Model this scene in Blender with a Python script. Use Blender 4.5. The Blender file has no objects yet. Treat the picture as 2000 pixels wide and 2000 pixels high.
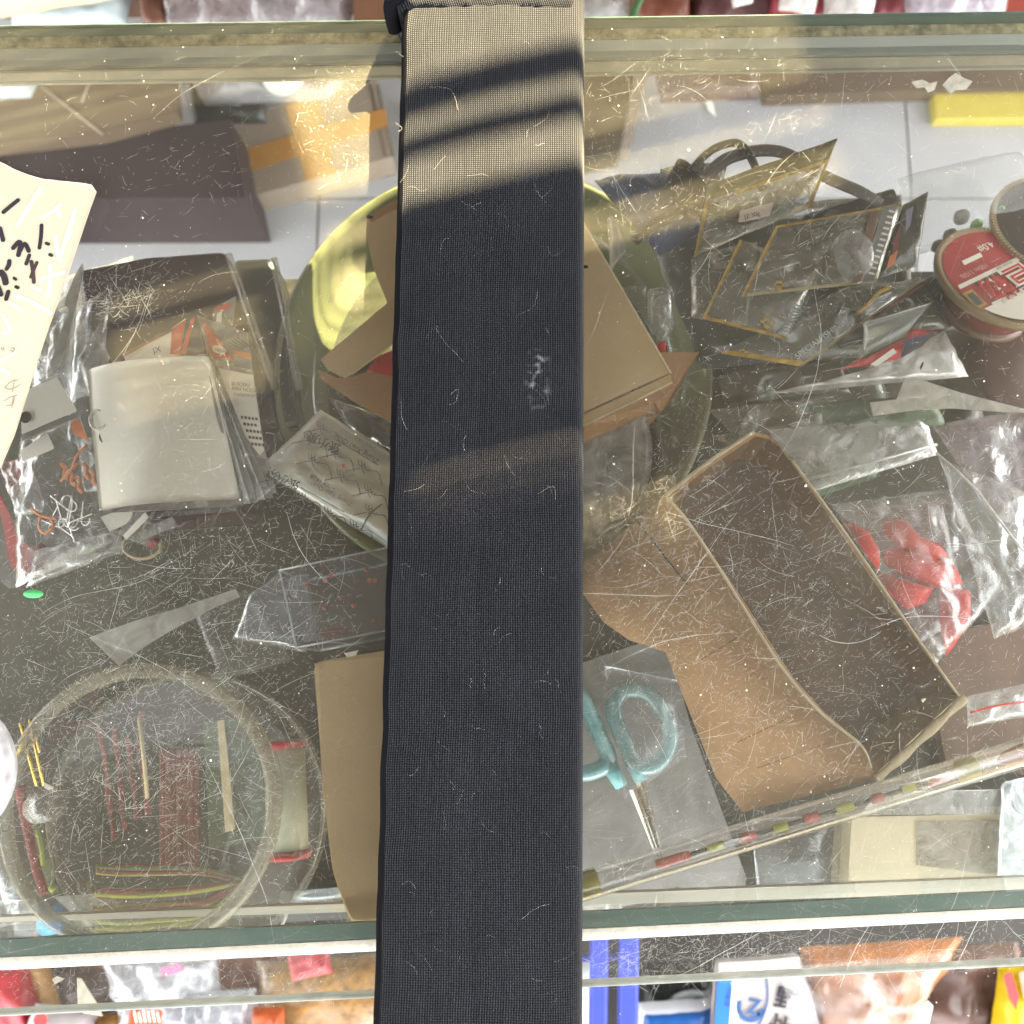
import bpy, math, random
from mathutils import Vector, noise, Matrix
R = random.Random(7)
S = bpy.context.scene
COL = S.collection
rad = math.radians

# ------------------------------------------------------------------ camera
ZC, TILT, FOV = 1.38, rad(9.0), rad(53.0)
ZG = 0.900            # upper face of the counter glass
ZB = 0.930            # upper face of the fabric bar
ZS = 0.775            # dark shelf inside the counter
cam_d = bpy.data.cameras.new('camera')
cam = bpy.data.objects.new('camera', cam_d); COL.objects.link(cam)
cam.location = (0, 0, ZC); cam.rotation_euler = (TILT, 0, 0)
cam_d.sensor_width = 36; cam_d.lens = 18 / math.tan(FOV / 2)
cam_d.clip_start = 0.02; cam_d.clip_end = 200
cam_d.dof.use_dof = True; cam_d.dof.focus_distance = 0.475; cam_d.dof.aperture_fstop = 11.0
S.camera = cam

# ------------------------------------------------------------------ daylight
SUN_EL, SUN_AZ = rad(35), rad(60)       # azimuth measured from +x towards +y
SDIR = Vector((math.cos(SUN_EL) * math.cos(SUN_AZ), math.cos(SUN_EL) * math.sin(SUN_AZ), math.sin(SUN_EL)))
w = bpy.data.worlds.new('World'); S.world = w; w.use_nodes = True
nt = w.node_tree; bg = nt.nodes['Background']
sky = nt.nodes.new('ShaderNodeTexSky'); sky.sky_type = 'NISHITA'; sky.sun_disc = False
sky.sun_elevation = SUN_EL; sky.sun_rotation = math.pi / 2 - SUN_AZ
sky.dust_density = 3.0; sky.air_density = 1.0
hs = nt.nodes.new('ShaderNodeHueSaturation'); hs.inputs['Saturation'].default_value = .07   # hazy, whitish sky
nt.links.new(sky.outputs[0], hs.inputs['Color']); nt.links.new(hs.outputs[0], bg.inputs[0]); bg.inputs[1].default_value = 0.068
sd = bpy.data.lights.new('sun', 'SUN'); so = bpy.data.objects.new('sun', sd); COL.objects.link(so)
sd.energy = 5.0; sd.angle = rad(0.5); sd.color = (1.0, 0.82, 0.47)
so.rotation_euler = SDIR.to_track_quat('Z', 'Y').to_euler(); so.location = SDIR * 6
S.view_settings.view_transform = 'Standard'; S.view_settings.look = 'None'
S.view_settings.exposure = 5.05; S.view_settings.gamma = 1.0
c = S.cycles
c.max_bounces = 10; c.diffuse_bounces = 4; c.glossy_bounces = 3; c.transmission_bounces = 6
c.transparent_max_bounces = 40; c.caustics_reflective = False; c.caustics_refractive = False
c.use_denoising = True; c.sample_clamp_indirect = 6.0

# ------------------------------------------------------------------ where a point of the picture lies at a height
_T = math.tan(FOV / 2)
def P(px, py, z=ZG):
    x = (px - 1000) / 1000 * _T; y = (1000 - py) / 1000 * _T
    d = Vector((x, y * math.cos(TILT) + math.sin(TILT), y * math.sin(TILT) - math.cos(TILT)))
    return Vector((0, 0, ZC)) + d * ((z - ZC) / d.z)
def PM(z, py=1000):                       # metres per photo pixel at a height
    return (P(1010, py, z) - P(1000, py, z)).length / 10
def PL(pts, z):                           # list of (px,py[,z]) to points
    return [P(p[0], p[1], p[2] if len(p) > 2 else z) for p in pts]

# ------------------------------------------------------------------ materials
def lin(v): v /= 255.0; return v / 12.92 if v <= .04045 else ((v + .055) / 1.055) ** 2.4
def C(r, g, b, k=1.0): return (min(1, lin(r) * k), min(1, lin(g) * k), min(1, lin(b) * k), 1)
MATS = {}
def _new(name):
    m = bpy.data.materials.new(name); m.use_nodes = True
    n = m.node_tree; return m, n, n.nodes, n.links
def N(nodes, typ, **kw):
    x = nodes.new('ShaderNode' + typ)
    for k, v in kw.items(): setattr(x, k, v)
    return x
def M(name, col, rough=.6, metal=0, var=.12, vscale=60, bump=.0, bscale=400, spec=.4, trans=0, coord='Object', streak=None, alpha=1):
    if name in MATS: return MATS[name]
    m, n, nd, L = _new(name); b = nd['Principled BSDF']
    tc = N(nd, 'TexCoord'); src = tc.outputs[coord]
    if streak:
        mp = N(nd, 'Mapping'); mp.inputs['Scale'].default_value = streak; L.new(src, mp.inputs[0]); src = mp.outputs[0]
    nz = N(nd, 'TexNoise'); nz.inputs['Scale'].default_value = vscale; nz.inputs['Detail'].default_value = 6; nz.inputs['Roughness'].default_value = .6
    L.new(src, nz.inputs['Vector'])
    mr = N(nd, 'MapRange'); mr.inputs[1].default_value = .3; mr.inputs[2].default_value = .7
    mr.inputs[3].default_value = 1 - var; mr.inputs[4].default_value = 1 + var
    L.new(nz.outputs['Fac'], mr.inputs[0])
    mx = N(nd, 'VectorMath', operation='SCALE'); mx.inputs[0].default_value = col[:3]; L.new(mr.outputs[0], mx.inputs['Scale'])
    L.new(mx.outputs[0], b.inputs['Base Color'])
    b.inputs['Roughness'].default_value = rough; b.inputs['Metallic'].default_value = metal
    b.inputs['Specular IOR Level'].default_value = spec; b.inputs['Alpha'].default_value = alpha
    if trans: b.inputs['Transmission Weight'].default_value = trans
    if bump:
        n2 = N(nd, 'TexNoise'); n2.inputs['Scale'].default_value = bscale; n2.inputs['Detail'].default_value = 4; L.new(src, n2.inputs['Vector'])
        bp = N(nd, 'Bump'); bp.inputs['Strength'].default_value = bump; bp.inputs['Distance'].default_value = .001
        L.new(n2.outputs['Fac'], bp.inputs['Height']); L.new(bp.outputs[0], b.inputs['Normal'])
    MATS[name] = m; return m
def FILM(name, tint=(.93, .94, .94), veil=.12, vcol=(.75, .75, .76), rough=.12, wr=.5, wscale=70, gl=1.0, ior=1.5, cap=.22):
    """thin clear or milky plastic: see-through, a little scattering, sharp sheen"""
    if name in MATS: return MATS[name]
    m, n, nd, L = _new(name); nd.remove(nd['Principled BSDF']); out = nd['Material Output']
    tc = N(nd, 'TexCoord')
    nz = N(nd, 'TexNoise'); nz.inputs['Scale'].default_value = wscale; nz.inputs['Detail'].default_value = 5; nz.inputs['Distortion'].default_value = 1.2
    L.new(tc.outputs['Object'], nz.inputs['Vector'])
    bp = N(nd, 'Bump'); bp.inputs['Strength'].default_value = wr; bp.inputs['Distance'].default_value = .004
    L.new(nz.outputs['Fac'], bp.inputs['Height'])
    tr = N(nd, 'BsdfTransparent'); tr.inputs[0].default_value = (*tint, 1)
    df = N(nd, 'BsdfDiffuse'); df.inputs[0].default_value = (*vcol, 1); L.new(bp.outputs[0], df.inputs['Normal'])
    tl = N(nd, 'BsdfTranslucent'); tl.inputs[0].default_value = (*vcol, 1)
    md = N(nd, 'MixShader'); md.inputs[0].default_value = .4; L.new(df.outputs[0], md.inputs[1]); L.new(tl.outputs[0], md.inputs[2])
    mr = N(nd, 'MapRange'); mr.inputs[1].default_value = .35; mr.inputs[2].default_value = .7
    mr.inputs[3].default_value = veil * .7; mr.inputs[4].default_value = min(1, veil * 1.4); L.new(nz.outputs['Fac'], mr.inputs[0])
    m1 = N(nd, 'MixShader'); L.new(mr.outputs[0], m1.inputs[0]); L.new(tr.outputs[0], m1.inputs[1]); L.new(md.outputs[0], m1.inputs[2])
    fr = N(nd, 'Fresnel'); fr.inputs[0].default_value = ior; L.new(bp.outputs[0], fr.inputs['Normal'])
    fm = N(nd, 'Math', operation='MULTIPLY'); fm.inputs[1].default_value = gl; L.new(fr.outputs[0], fm.inputs[0]); mn = N(nd, 'Math', operation='MINIMUM'); mn.inputs[1].default_value = cap; L.new(fm.outputs[0], mn.inputs[0]); fm = mn
    gs = N(nd, 'BsdfGlossy'); gs.inputs['Roughness'].default_value = rough; L.new(bp.outputs[0], gs.inputs['Normal'])
    m2 = N(nd, 'MixShader'); L.new(fm.outputs[0], m2.inputs[0]); L.new(m1.outputs[0], m2.inputs[1]); L.new(gs.outputs[0], m2.inputs[2])
    L.new(m2.outputs[0], out.inputs[0]); MATS[name] = m; return m

# ------------------------------------------------------------------ objects
WP = {}
def tag(o, label=None, cat=None, group=None, kind=None):
    if label: o['label'] = label
    if cat: o['category'] = cat
    if group: o['group'] = group
    if kind: o['kind'] = kind
    return o
def T(name, label, cat, base, group=None):
    o = bpy.data.objects.new(name, None); COL.objects.link(o); o.empty_display_size = .01
    o.location = base; WP[o.name] = Vector(base); return tag(o, label, cat, group)
def add(name, V, F, mat, parent=None, label=None, cat=None, group=None, kind=None, smooth=False, uv=None, mats=None, fm=None):
    V = [Vector(v) for v in V]
    lo = Vector([min(v[i] for v in V) for i in range(3)]); hi = Vector([max(v[i] for v in V) for i in range(3)])
    ctr = Vector(((lo.x + hi.x) / 2, (lo.y + hi.y) / 2, lo.z))
    me = bpy.data.meshes.new(name); me.from_pydata([v - ctr for v in V], [], F)
    for mm in ([mat] if not mats else mats): me.materials.append(mm)
    if fm:
        for p, i in zip(me.polygons, fm): p.material_index = i
    if smooth: me.polygons.foreach_set('use_smooth', [True] * len(me.polygons))
    if uv:
        ul = me.uv_layers.new(name='UVMap')
        for lp in me.loops: ul.data[lp.index].uv = uv[lp.vertex_index]
    o = bpy.data.objects.new(name, me); COL.objects.link(o); WP[o.name] = ctr
    if parent: o.parent = parent; o.location = ctr - WP[parent.name]
    else: o.location = ctr
    return tag(o, label, cat, group, kind)
def dup(o, loc, parent=None, rotz=None):
    c = o.copy(); COL.objects.link(c); WP[c.name] = Vector(loc)
    if parent: c.parent = parent; c.location = Vector(loc) - WP[parent.name]
    else: c.location = loc
    if rotz is not None: c.rotation_euler.z = rotz
    return c

def n2(x, y, z=0): return noise.noise(Vector((x, y, z)))
def ridge(x, y, z=0):
    a = 1 - abs(noise.noise(Vector((x, y, z)))) * 2; b = 1 - abs(noise.noise(Vector((x * 2.3 + 5, y * 2.3, z)))) * 2
    return a * .65 + b * .35 - .6
def bil(q, u, v):
    a = q[0].lerp(q[1], u); b = q[3].lerp(q[2], u); return a.lerp(b, v)
def grid_faces(nu, nv, off=0, flip=False):
    F = []
    for j in range(nv):
        for i in range(nu):
            a = off + j * (nu + 1) + i; f = (a, a + nu + 1, a + nu + 2, a + 1)
            F.append(f[::-1] if flip else f)
    return F
def sheet(name, quad, z, mat, th=.0006, nu=16, nv=16, amp=0, sc=30, curl=None, edge=0, rnd=0, seed=0, **kw):
    """a thin panel from four corners; amp crumples it, curl(u,v) lifts it, edge nibbles its outline"""
    q = PL(quad, z) if not isinstance(quad[0], Vector) else quad
    nrm = (q[1] - q[0]).cross(q[3] - q[0]).normalized()
    if nrm.z < 0: nrm = -nrm
    top, uv = [], []
    for j in range(nv + 1):
        for i in range(nu + 1):
            u, v = i / nu, j / nv; uu, vv = u, v
            if edge:
                if i in (0, nu): uu += edge * n2(v * 9, seed, i) 
                if j in (0, nv): vv += edge * n2(u * 9, seed + 3, j)
            if rnd:   # rounded corners
                du, dv = abs(uu - .5) * 2, abs(vv - .5) * 2
                if du > 1 - rnd and dv > 1 - rnd:
                    a, b = (du - 1 + rnd) / rnd, (dv - 1 + rnd) / rnd; l = math.hypot(a, b)
                    if l > 1: uu = .5 + (.5 - rnd / 2 + rnd / 2 * a / l) * (1 if uu > .5 else -1); vv = .5 + (.5 - rnd / 2 + rnd / 2 * b / l) * (1 if vv > .5 else -1)
            p = bil(q, uu, vv); h = 0
            if amp: h += amp * ridge(p.x * sc + seed, p.y * sc, seed * 1.7)
            if curl: h += curl(u, v)
            top.append(p + nrm * h); uv.append((u, v))
    k = len(top); V = top + [p - nrm * th for p in top]
    F = grid_faces(nu, nv, 0, True) + grid_faces(nu, nv, k, False)
    rim = [i for i in range(nu)] + [j * (nu + 1) + nu for j in range(nv)] + [nv * (nu + 1) + nu - i for i in range(nu)] + [(nv - j) * (nu + 1) for j in range(nv)]
    for a, b in zip(rim, rim[1:] + rim[:1]): F.append((a, b, b + k, a + k))
    return add(name, V, F, mat, smooth=kw.pop('smooth', amp > 0 or curl is not None), uv=uv + uv, **kw)
def pillow(name, quad, z, mat, puff=.01, nu=18, nv=18, amp=.002, sc=45, seed=0, flat=.35, edge=.012, bottom=.3, **kw):
    """a filled packet: two skins sealed along the rim"""
    q = PL(quad, z) if not isinstance(quad[0], Vector) else quad
    nrm = (q[1] - q[0]).cross(q[3] - q[0]).normalized()
    if nrm.z < 0: nrm = -nrm
    V, uv = [], []
    for s in (1, -1):
        for j in range(nv + 1):
            for i in range(nu + 1):
                u, v = i / nu, j / nv
                e = (1 - abs(2 * u - 1) ** 3.0) * (1 - abs(2 * v - 1) ** 3.0)
                e = max(0, e) ** flat if e > 0 else 0
                uu = u + (edge * n2(v * 6, seed, i) if i in (0, nu) else 0); vv = v + (edge * n2(u * 6, seed + 2, j) if j in (0, nv) else 0)
                p = bil(q, uu, vv)
                h = puff * e * (1 if s > 0 else bottom) + amp * ridge(p.x * sc + seed, p.y * sc, seed + s * .2) * min(1, .25 + e)
                V.append(p + nrm * (h if s > 0 else -h - .0002)); uv.append((u, v))
    k = (nu + 1) * (nv + 1)
    F = grid_faces(nu, nv, 0, True) + grid_faces(nu, nv, k, False)
    return add(name, V, F, mat, smooth=True, uv=uv, **kw)
def slab(name, pts, z, mat, th=.001, bev=0, **kw):
    """a flat plate with a free outline (points on its upper face)"""
    q = PL(pts, z) if not isinstance(pts[0], Vector) else pts
    k = len(q); ar = sum(q[i].x * q[(i + 1) % k].y - q[(i + 1) % k].x * q[i].y for i in range(k))
    if ar < 0: q = q[::-1]
    V = q + [p - Vector((0, 0, th)) for p in q]
    F = [tuple(range(k)), tuple(range(2 * k - 1, k - 1, -1))] + [(i, i + k, (i + 1) % k + k, (i + 1) % k) for i in range(k)]
    return add(name, V, F, mat, **kw)
def prism(name, top, z1, z0, mat, grow=0, r=.0, **kw):
    """a closed box: outline at the top (photo points at z1), walls down to z0; edges rounded by r"""
    q = PL(top, z1) if not isinstance(top[0], Vector) else [Vector(p) for p in top]
    k = len(q); ar = sum(q[i].x * q[(i + 1) % k].y - q[(i + 1) % k].x * q[i].y for i in range(k))
    if ar < 0: q = q[::-1]
    c = sum(q, Vector()) / k
    if r:
        ring = []
        rings = []
        steps = 3
        # rounded plan
        def plan(inset):
            out = []
            for i in range(k):
                a, b, d = q[i - 1], q[i], q[(i + 1) % k]
                t1 = (a - b).normalized(); t2 = (d - b).normalized(); rr = r
                for s in range(steps + 1):
                    f = s / steps; pt = b + t1 * rr * (1 - f) ** 2 + t2 * rr * f ** 2
                    inn = (t1 + t2); out.append(pt + inn * inset)
            return out
        zs = [(0, r), (r * .3, r * .3), (r, 0)]
        V = []; m = k * (steps + 1)
        for dz, ins in zs: V += [Vector((p.x, p.y, p.z - dz)) for p in plan(ins)]
        V += [Vector((p.x, p.y, z0)) for p in plan(0)]
        F = [tuple(range(m))]
        for rr in range(len(zs)):
            F += [(rr * m + i, (rr + 1) * m + i, (rr + 1) * m + (i + 1) % m, rr * m + (i + 1) % m) for i in range(m)]
        F.append(tuple(range((len(zs) + 1) * m - 1, len(zs) * m - 1, -1)))
        return add(name, V, F, mat, **kw)
    V = q + [Vector((c.x + (p.x - c.x) * (1 + grow), c.y + (p.y - c.y) * (1 + grow), z0)) for p in q]
    F = [tuple(range(k)), tuple(range(2 * k - 1, k - 1, -1))] + [(i, i + k, (i + 1) % k + k, (i + 1) % k) for i in range(k)]
    return add(name, V, F, mat, **kw)
def box3(name, o, ax, ay, az, mat, **kw):
    o, ax, ay, az = map(Vector, (o, ax, ay, az))
    V = [o, o + ax, o + ax + ay, o + ay]; V += [p + az for p in V]
    F = [(0, 3, 2, 1), (4, 5, 6, 7), (0, 1, 5, 4), (1, 2, 6, 5), (2, 3, 7, 6), (3, 0, 4, 7)]
    return add(name, V, F, mat, **kw)
def spline(pts, n=8, closed=False):
    out = []; k = len(pts)
    rng = range(k if closed else k - 1)
    for i in rng:
        p0 = pts[(i - 1) % k] if closed or i > 0 else pts[0]; p1 = pts[i]; p2 = pts[(i + 1) % k]; p3 = pts[(i + 2) % k] if closed or i + 2 < k else pts[-1]
        for s in range(n):
            t = s / n
            out.append(.5 * ((2 * p1) + (p2 - p0) * t + (2 * p0 - 5 * p1 + 4 * p2 - p3) * t * t + (3 * p1 - p0 - 3 * p2 + p3) * t ** 3))
    if not closed: out.append(pts[-1].copy())
    return out
def tube_vf(pts, r, seg=10, closed=False, caps=True, flat=1.0):
    V, F = [], []; n = len(pts); up = Vector((0, 0, 1)); 
    for i, p in enumerate(pts):
        a = pts[(i - 1) % n] if closed or i > 0 else p; b = pts[(i + 1) % n] if closed or i < n - 1 else p
        t = (b - a).normalized(); x = t.cross(up)
        if x.length < 1e-3: x = t.cross(Vector((0, 1, 0)))
        x.normalize(); y = x.cross(t); rr = r(i / max(1, n - 1)) if callable(r) else r
        for s in range(seg):
            an = 2 * math.pi * s / seg; V.append(p + x * rr * math.cos(an) + y * rr * flat * math.sin(an))
    for i in range(n if closed else n - 1):
        j = (i + 1) % n
        for s in range(seg):
            F.append((i * seg + s, i * seg + (s + 1) % seg, j * seg + (s + 1) % seg, j * seg + s))
    if not closed and caps: F.append(tuple(range(seg))[::-1]); F.append(tuple((n - 1) * seg + s for s in range(seg)))
    return V, F
def tube(name, pts, r, mat, seg=10, closed=False, flat=1.0, caps=True, **kw):
    V, F = tube_vf(pts, r, seg, closed, caps, flat); return add(name, V, F, mat, smooth=True, **kw)
def lathe(name, ctr, prof, mat, seg=64, axis=None, xs=1, ys=1, rot=0, **kw):
    """profile [(r,h)] turned about an axis (default up) at ctr"""
    ctr = Vector(ctr); az = Vector(axis).normalized() if axis else Vector((0, 0, 1))
    ax = az.cross(Vector((0, 1, 0)));  ax = ax.normalized() if ax.length > .01 else Vector((1, 0, 0)); ay = az.cross(ax)
    V, F = [], []
    for r, h in prof:
        for s in range(seg):
            a = 2 * math.pi * s / seg; x, y = r * math.cos(a) * xs, r * math.sin(a) * ys
            V.append(ctr + ax * (x * math.cos(rot) - y * math.sin(rot)) + ay * (x * math.sin(rot) + y * math.cos(rot)) + az * h)
    for i in range(len(prof) - 1):
        for s in range(seg): F.append((i * seg + s, i * seg + (s + 1) % seg, (i + 1) * seg + (s + 1) % seg, (i + 1) * seg + s))
    if prof[0][0] > 1e-6 and kw.pop('cap0', False): F.append(tuple(range(seg))[::-1])
    if kw.pop('cap1', False): F.append(tuple((len(prof) - 1) * seg + s for s in range(seg)))
    return add(name, V, F, mat, smooth=kw.pop('smooth', True), **kw)
def multi(name, vfs, mat, **kw):
    V, F = [], []
    for v, f in vfs:
        k = len(V); V += v; F += [tuple(i + k for i in ff) for ff in f]
    return add(name, V, F, mat, **kw)
def text(s, org, xd, yd, size, mat, parent=None, name='lettering', bold=0, **kw):
    """flat print: org is the lower left of the line, xd the reading direction"""
    cu = bpy.data.curves.new('print', 'FONT'); cu.body = s; cu.offset = bold
    o = bpy.data.objects.new('print', cu); COL.objects.link(o)
    bpy.context.view_layer.update(); dg = bpy.context.evaluated_depsgraph_get()
    me = bpy.data.meshes.new_from_object(o.evaluated_get(dg))
    V = [v.co.copy() for v in me.vertices]; F = [tuple(p.vertices) for p in me.polygons]
    bpy.data.objects.remove(o); bpy.data.meshes.remove(me)
    xd, yd = xd.normalized(), yd.normalized()
    return add(name, [org + xd * (v.x * size) + yd * (v.y * size) for v in V], F, mat, parent=parent, **kw)
def ptext(s, a, b, z, size_px, mat, parent=None, flip=1, **kw):
    """print along the photo line a->b at height z; size in photo pixels"""
    A, B = P(a[0], a[1], z), P(b[0], b[1], z); xd = (B - A).normalized(); yd = Vector((-xd.y, xd.x, 0)) * flip
    yd = yd - xd * yd.dot(xd)
    return text(s, A, xd, yd, size_px * PM(z, a[1]), mat, parent, **kw)
def stroke(pts, z, wpx, mat, parent, name='pen_stroke', lift=0):
    """a flat pen line"""
    q = spline(PL(pts, z), 5); wv = wpx * PM(pts[0][2] if len(pts[0]) > 2 else z) / 2; V, F = [], []
    d0 = (q[0] - q[1]).normalized() * wv; d1 = (q[-1] - q[-2]).normalized() * wv; nq = len(q)
    q = [q[0] + d0, q[0] + d0 * .8, q[0] + d0 * .4] + q + [q[-1] + d1 * .4, q[-1] + d1 * .8, q[-1] + d1]
    for i, p in enumerate(q):
        t = (q[min(i + 1, len(q) - 1)] - q[max(i - 1, 0)]); t.z = 0; t.normalize(); s = Vector((-t.y, t.x, 0)) * wv
        e = (.05, .6, .92)[min(i, len(q) - 1 - i)] if min(i, len(q) - 1 - i) < 3 else 1
        V += [p + s * e, p - s * e]
        if i: F.append((2 * i - 2, 2 * i - 1, 2 * i + 1, 2 * i))
    return V, F
# ================================================================== the place
m_tile = M('floor_tile', C(150, 149, 150), .35, var=.06, vscale=9, bump=.05)
m_grout = M('grout', C(84, 80, 76), .9)
m_concrete = M('pale_ground', C(150, 147, 142), .85, var=.15, vscale=3)
add('floor', [(-12, -12, -.004), (12, -12, -.004), (12, 12, -.004), (-12, 12, -.004)], [(0, 1, 2, 3)], m_grout, kind='structure')
fl = bpy.data.objects['floor']
# joints of the shop tiles where they are seen under the counter
j1 = P(622, 400, 0); j2 = P(1775, 300, 0); TW = (j2 - j1).x; TY = P(700, 388, 0).y
for i in range(-2, 3):
    for j in range(-2, 2):
        x0 = j1.x + TW * i; y0 = TY + TW * j
        box3('tile', (x0 + .0015, y0 + .0015, -.0035), (TW - .003, 0, 0), (0, TW - .003, 0), (0, 0, .0035), m_tile, parent=fl)
# unseen slats added above the counter to cut the sun into bands
U = Vector((math.cos(rad(15.5)), math.sin(rad(15.5)), 0)); Nv = Vector((-U.y, U.x, 0)); HA = 1.53
def shv(px, py, z=ZB):                     # v of the added slat point that shades this spot
    p = P(px, py, z); k = (HA - z) / SDIR.z; q = p + SDIR * k; return q.dot(Nv), q.dot(U)
m_gobo = M('gobo_board', C(120, 108, 92), .8, var=.2, vscale=8)
gobo = T('slat_gobo', 'unseen slat screen added above the counter to cut the sun into bands', 'sun blocker', (0.6, 1.0, HA))
U0 = shv(960, 300)[1]
edges = [(-120, 119), (193, 221), (273, 351)]          # sunlit bands on the bar, photo rows at px 960
edges = [(shv(960, b)[0], shv(960, a)[0]) for a, b in edges]
edges.sort(); main = list(edges)
edges += [(shv(960, 904)[0], shv(960, 898.5)[0]), (shv(960, 944)[0], shv(960, 941.5)[0]), (shv(960, 985)[0], shv(960, 984)[0])]
edges.sort()
solid = []; v = shv(960, 3600, .3)[0]
TB = .004; DV = TB / math.tan(SUN_EL) * abs(Vector((math.cos(SUN_AZ), math.sin(SUN_AZ), 0)).dot(Nv))
def rows_of(ed):
    out = []; v = shv(960, 3600, .3)[0]
    for a, b in ed: out.append((v, a)); v = b + DV
    return out + [(v, v + 2.2)]
solid = rows_of(edges); plain = rows_of(main)
faint = []
for a, b in main:
    n = max(1, round((b - a) / .011)); st = (b - a) / n
    faint += [(a + k * st, a + k * st + .0031) for k in range(n)]
faint = rows_of(sorted(faint))
UL = shv(196, 600, ZG)[1]; UR = shv(1152, -30, ZB)[1]      # bounds of the zones where the added slats differ
LZ = (shv(60, 1010, ZG)[0], shv(60, 250, ZG)[0]); RZ = (shv(1400, 1380, ZG)[0], shv(1400, 830, ZG)[0])
RLZ = (max(h for l, h in main) + DV + .004, max(h for l, h in main) + .095)     # narrow gaps added to leak sun onto the rear rails
def boards(u0, u1, zones, src):
    rows = list(src); extra = []
    for z0, z1, gap in zones:
        new = []
        for a, b in rows:
            if b <= z0 or a >= z1: new.append((a, b)); continue
            if a < z0: new.append((a, z0))
            if b > z1: new.append((z1, b))
        rows = new; n = int((z1 - z0) / .008); st = (z1 - z0) / n
        extra += [(z0 + k * st + gap, z0 + (k + 1) * st) for k in range(n)]
    for a, b in rows + extra: box3('board', U * (U0 + u0) + Nv * a + Vector((0, 0, HA)), U * (u1 - u0), Nv * (b - a), (0, 0, TB if (a, b) in rows else .001), m_gobo, parent=gobo)
closed = [(plain[0][0], plain[-1][1])]; FZ = (shv(250, 640, ZG)[0], shv(250, 560, ZG)[0])
UM = shv(715, 950, ZB)[1] - U0; CZ = (shv(320, 1010, .858)[0], shv(320, 770, .858)[0]); UC = shv(500, 850, .858)[1] - U0  # gaps added to leak sun onto the blank card
boards(-1.9, UL - U0, [(*RLZ, .0026)], closed)
boards(UL - U0 + .001, UC, [(*CZ, .0030), (*FZ, .0026), (*RLZ, .0026)], closed)
boards(UC + .001, UM, [(*RLZ, .0026)], closed)
UN = shv(722, 330, ZB)[1] - U0; dim = rows_of([x for x in edges if x not in main])
boards(UM + .001, UN, [(*RLZ, .0026)], dim)
boards(UN + .001, UR - U0, [(*RLZ, .0026)], solid)
UE = shv(1480, 380, .865)[1] - U0
boards(UR - U0 + .001, UE, [(*RZ, .0010), (*RLZ, .0026)], faint)
boards(UE + .001, 2.7, [(*RZ, .0010), (*RLZ, .0026)], closed)
for uu in (-1.6, 2.3):  # beams and posts added to carry the unseen slats
    box3('beam', U * (U0 + uu) + Nv * solid[0][0] + Vector((0, 0, HA + TB + .0005)), U * .06, Nv * (solid[-1][1] - solid[0][0]), (0, 0, .05), m_gobo, parent=gobo)
    for vv in (solid[-1][1] - .1,):
        box3('post', U * (U0 + uu) + Nv * vv, U * .06, Nv * .06, (0, 0, HA - .001), m_gobo, parent=gobo)

# low unseen wall added to block bright sky behind the stall
box3('sky_gobo_wall', (-4, 2.3, 0), (8, 0, 0), (0, .12, 0), (0, 0, 1.6), M('sky_gobo_wall_paint', C(150, 138, 122), .8, var=.1, vscale=3), kind='structure')
# unseen panel added overhead to darken reflections in the glass
m_can = M('gobo_cloth', C(96, 92, 86), .9, var=.15, vscale=4)
box3('overhead_gobo', (-1.05, -.62, 2.4), (2.1, 0, 0), (0, 2.0, 0), (0, 0, .01), m_can, parent=gobo)
for xx in (-1.05, 1.01): box3('post', (xx, 1.34, .0), (.04, 0, 0), (0, .04, 0), (0, 0, 2.399), m_gobo, parent=gobo)

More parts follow.
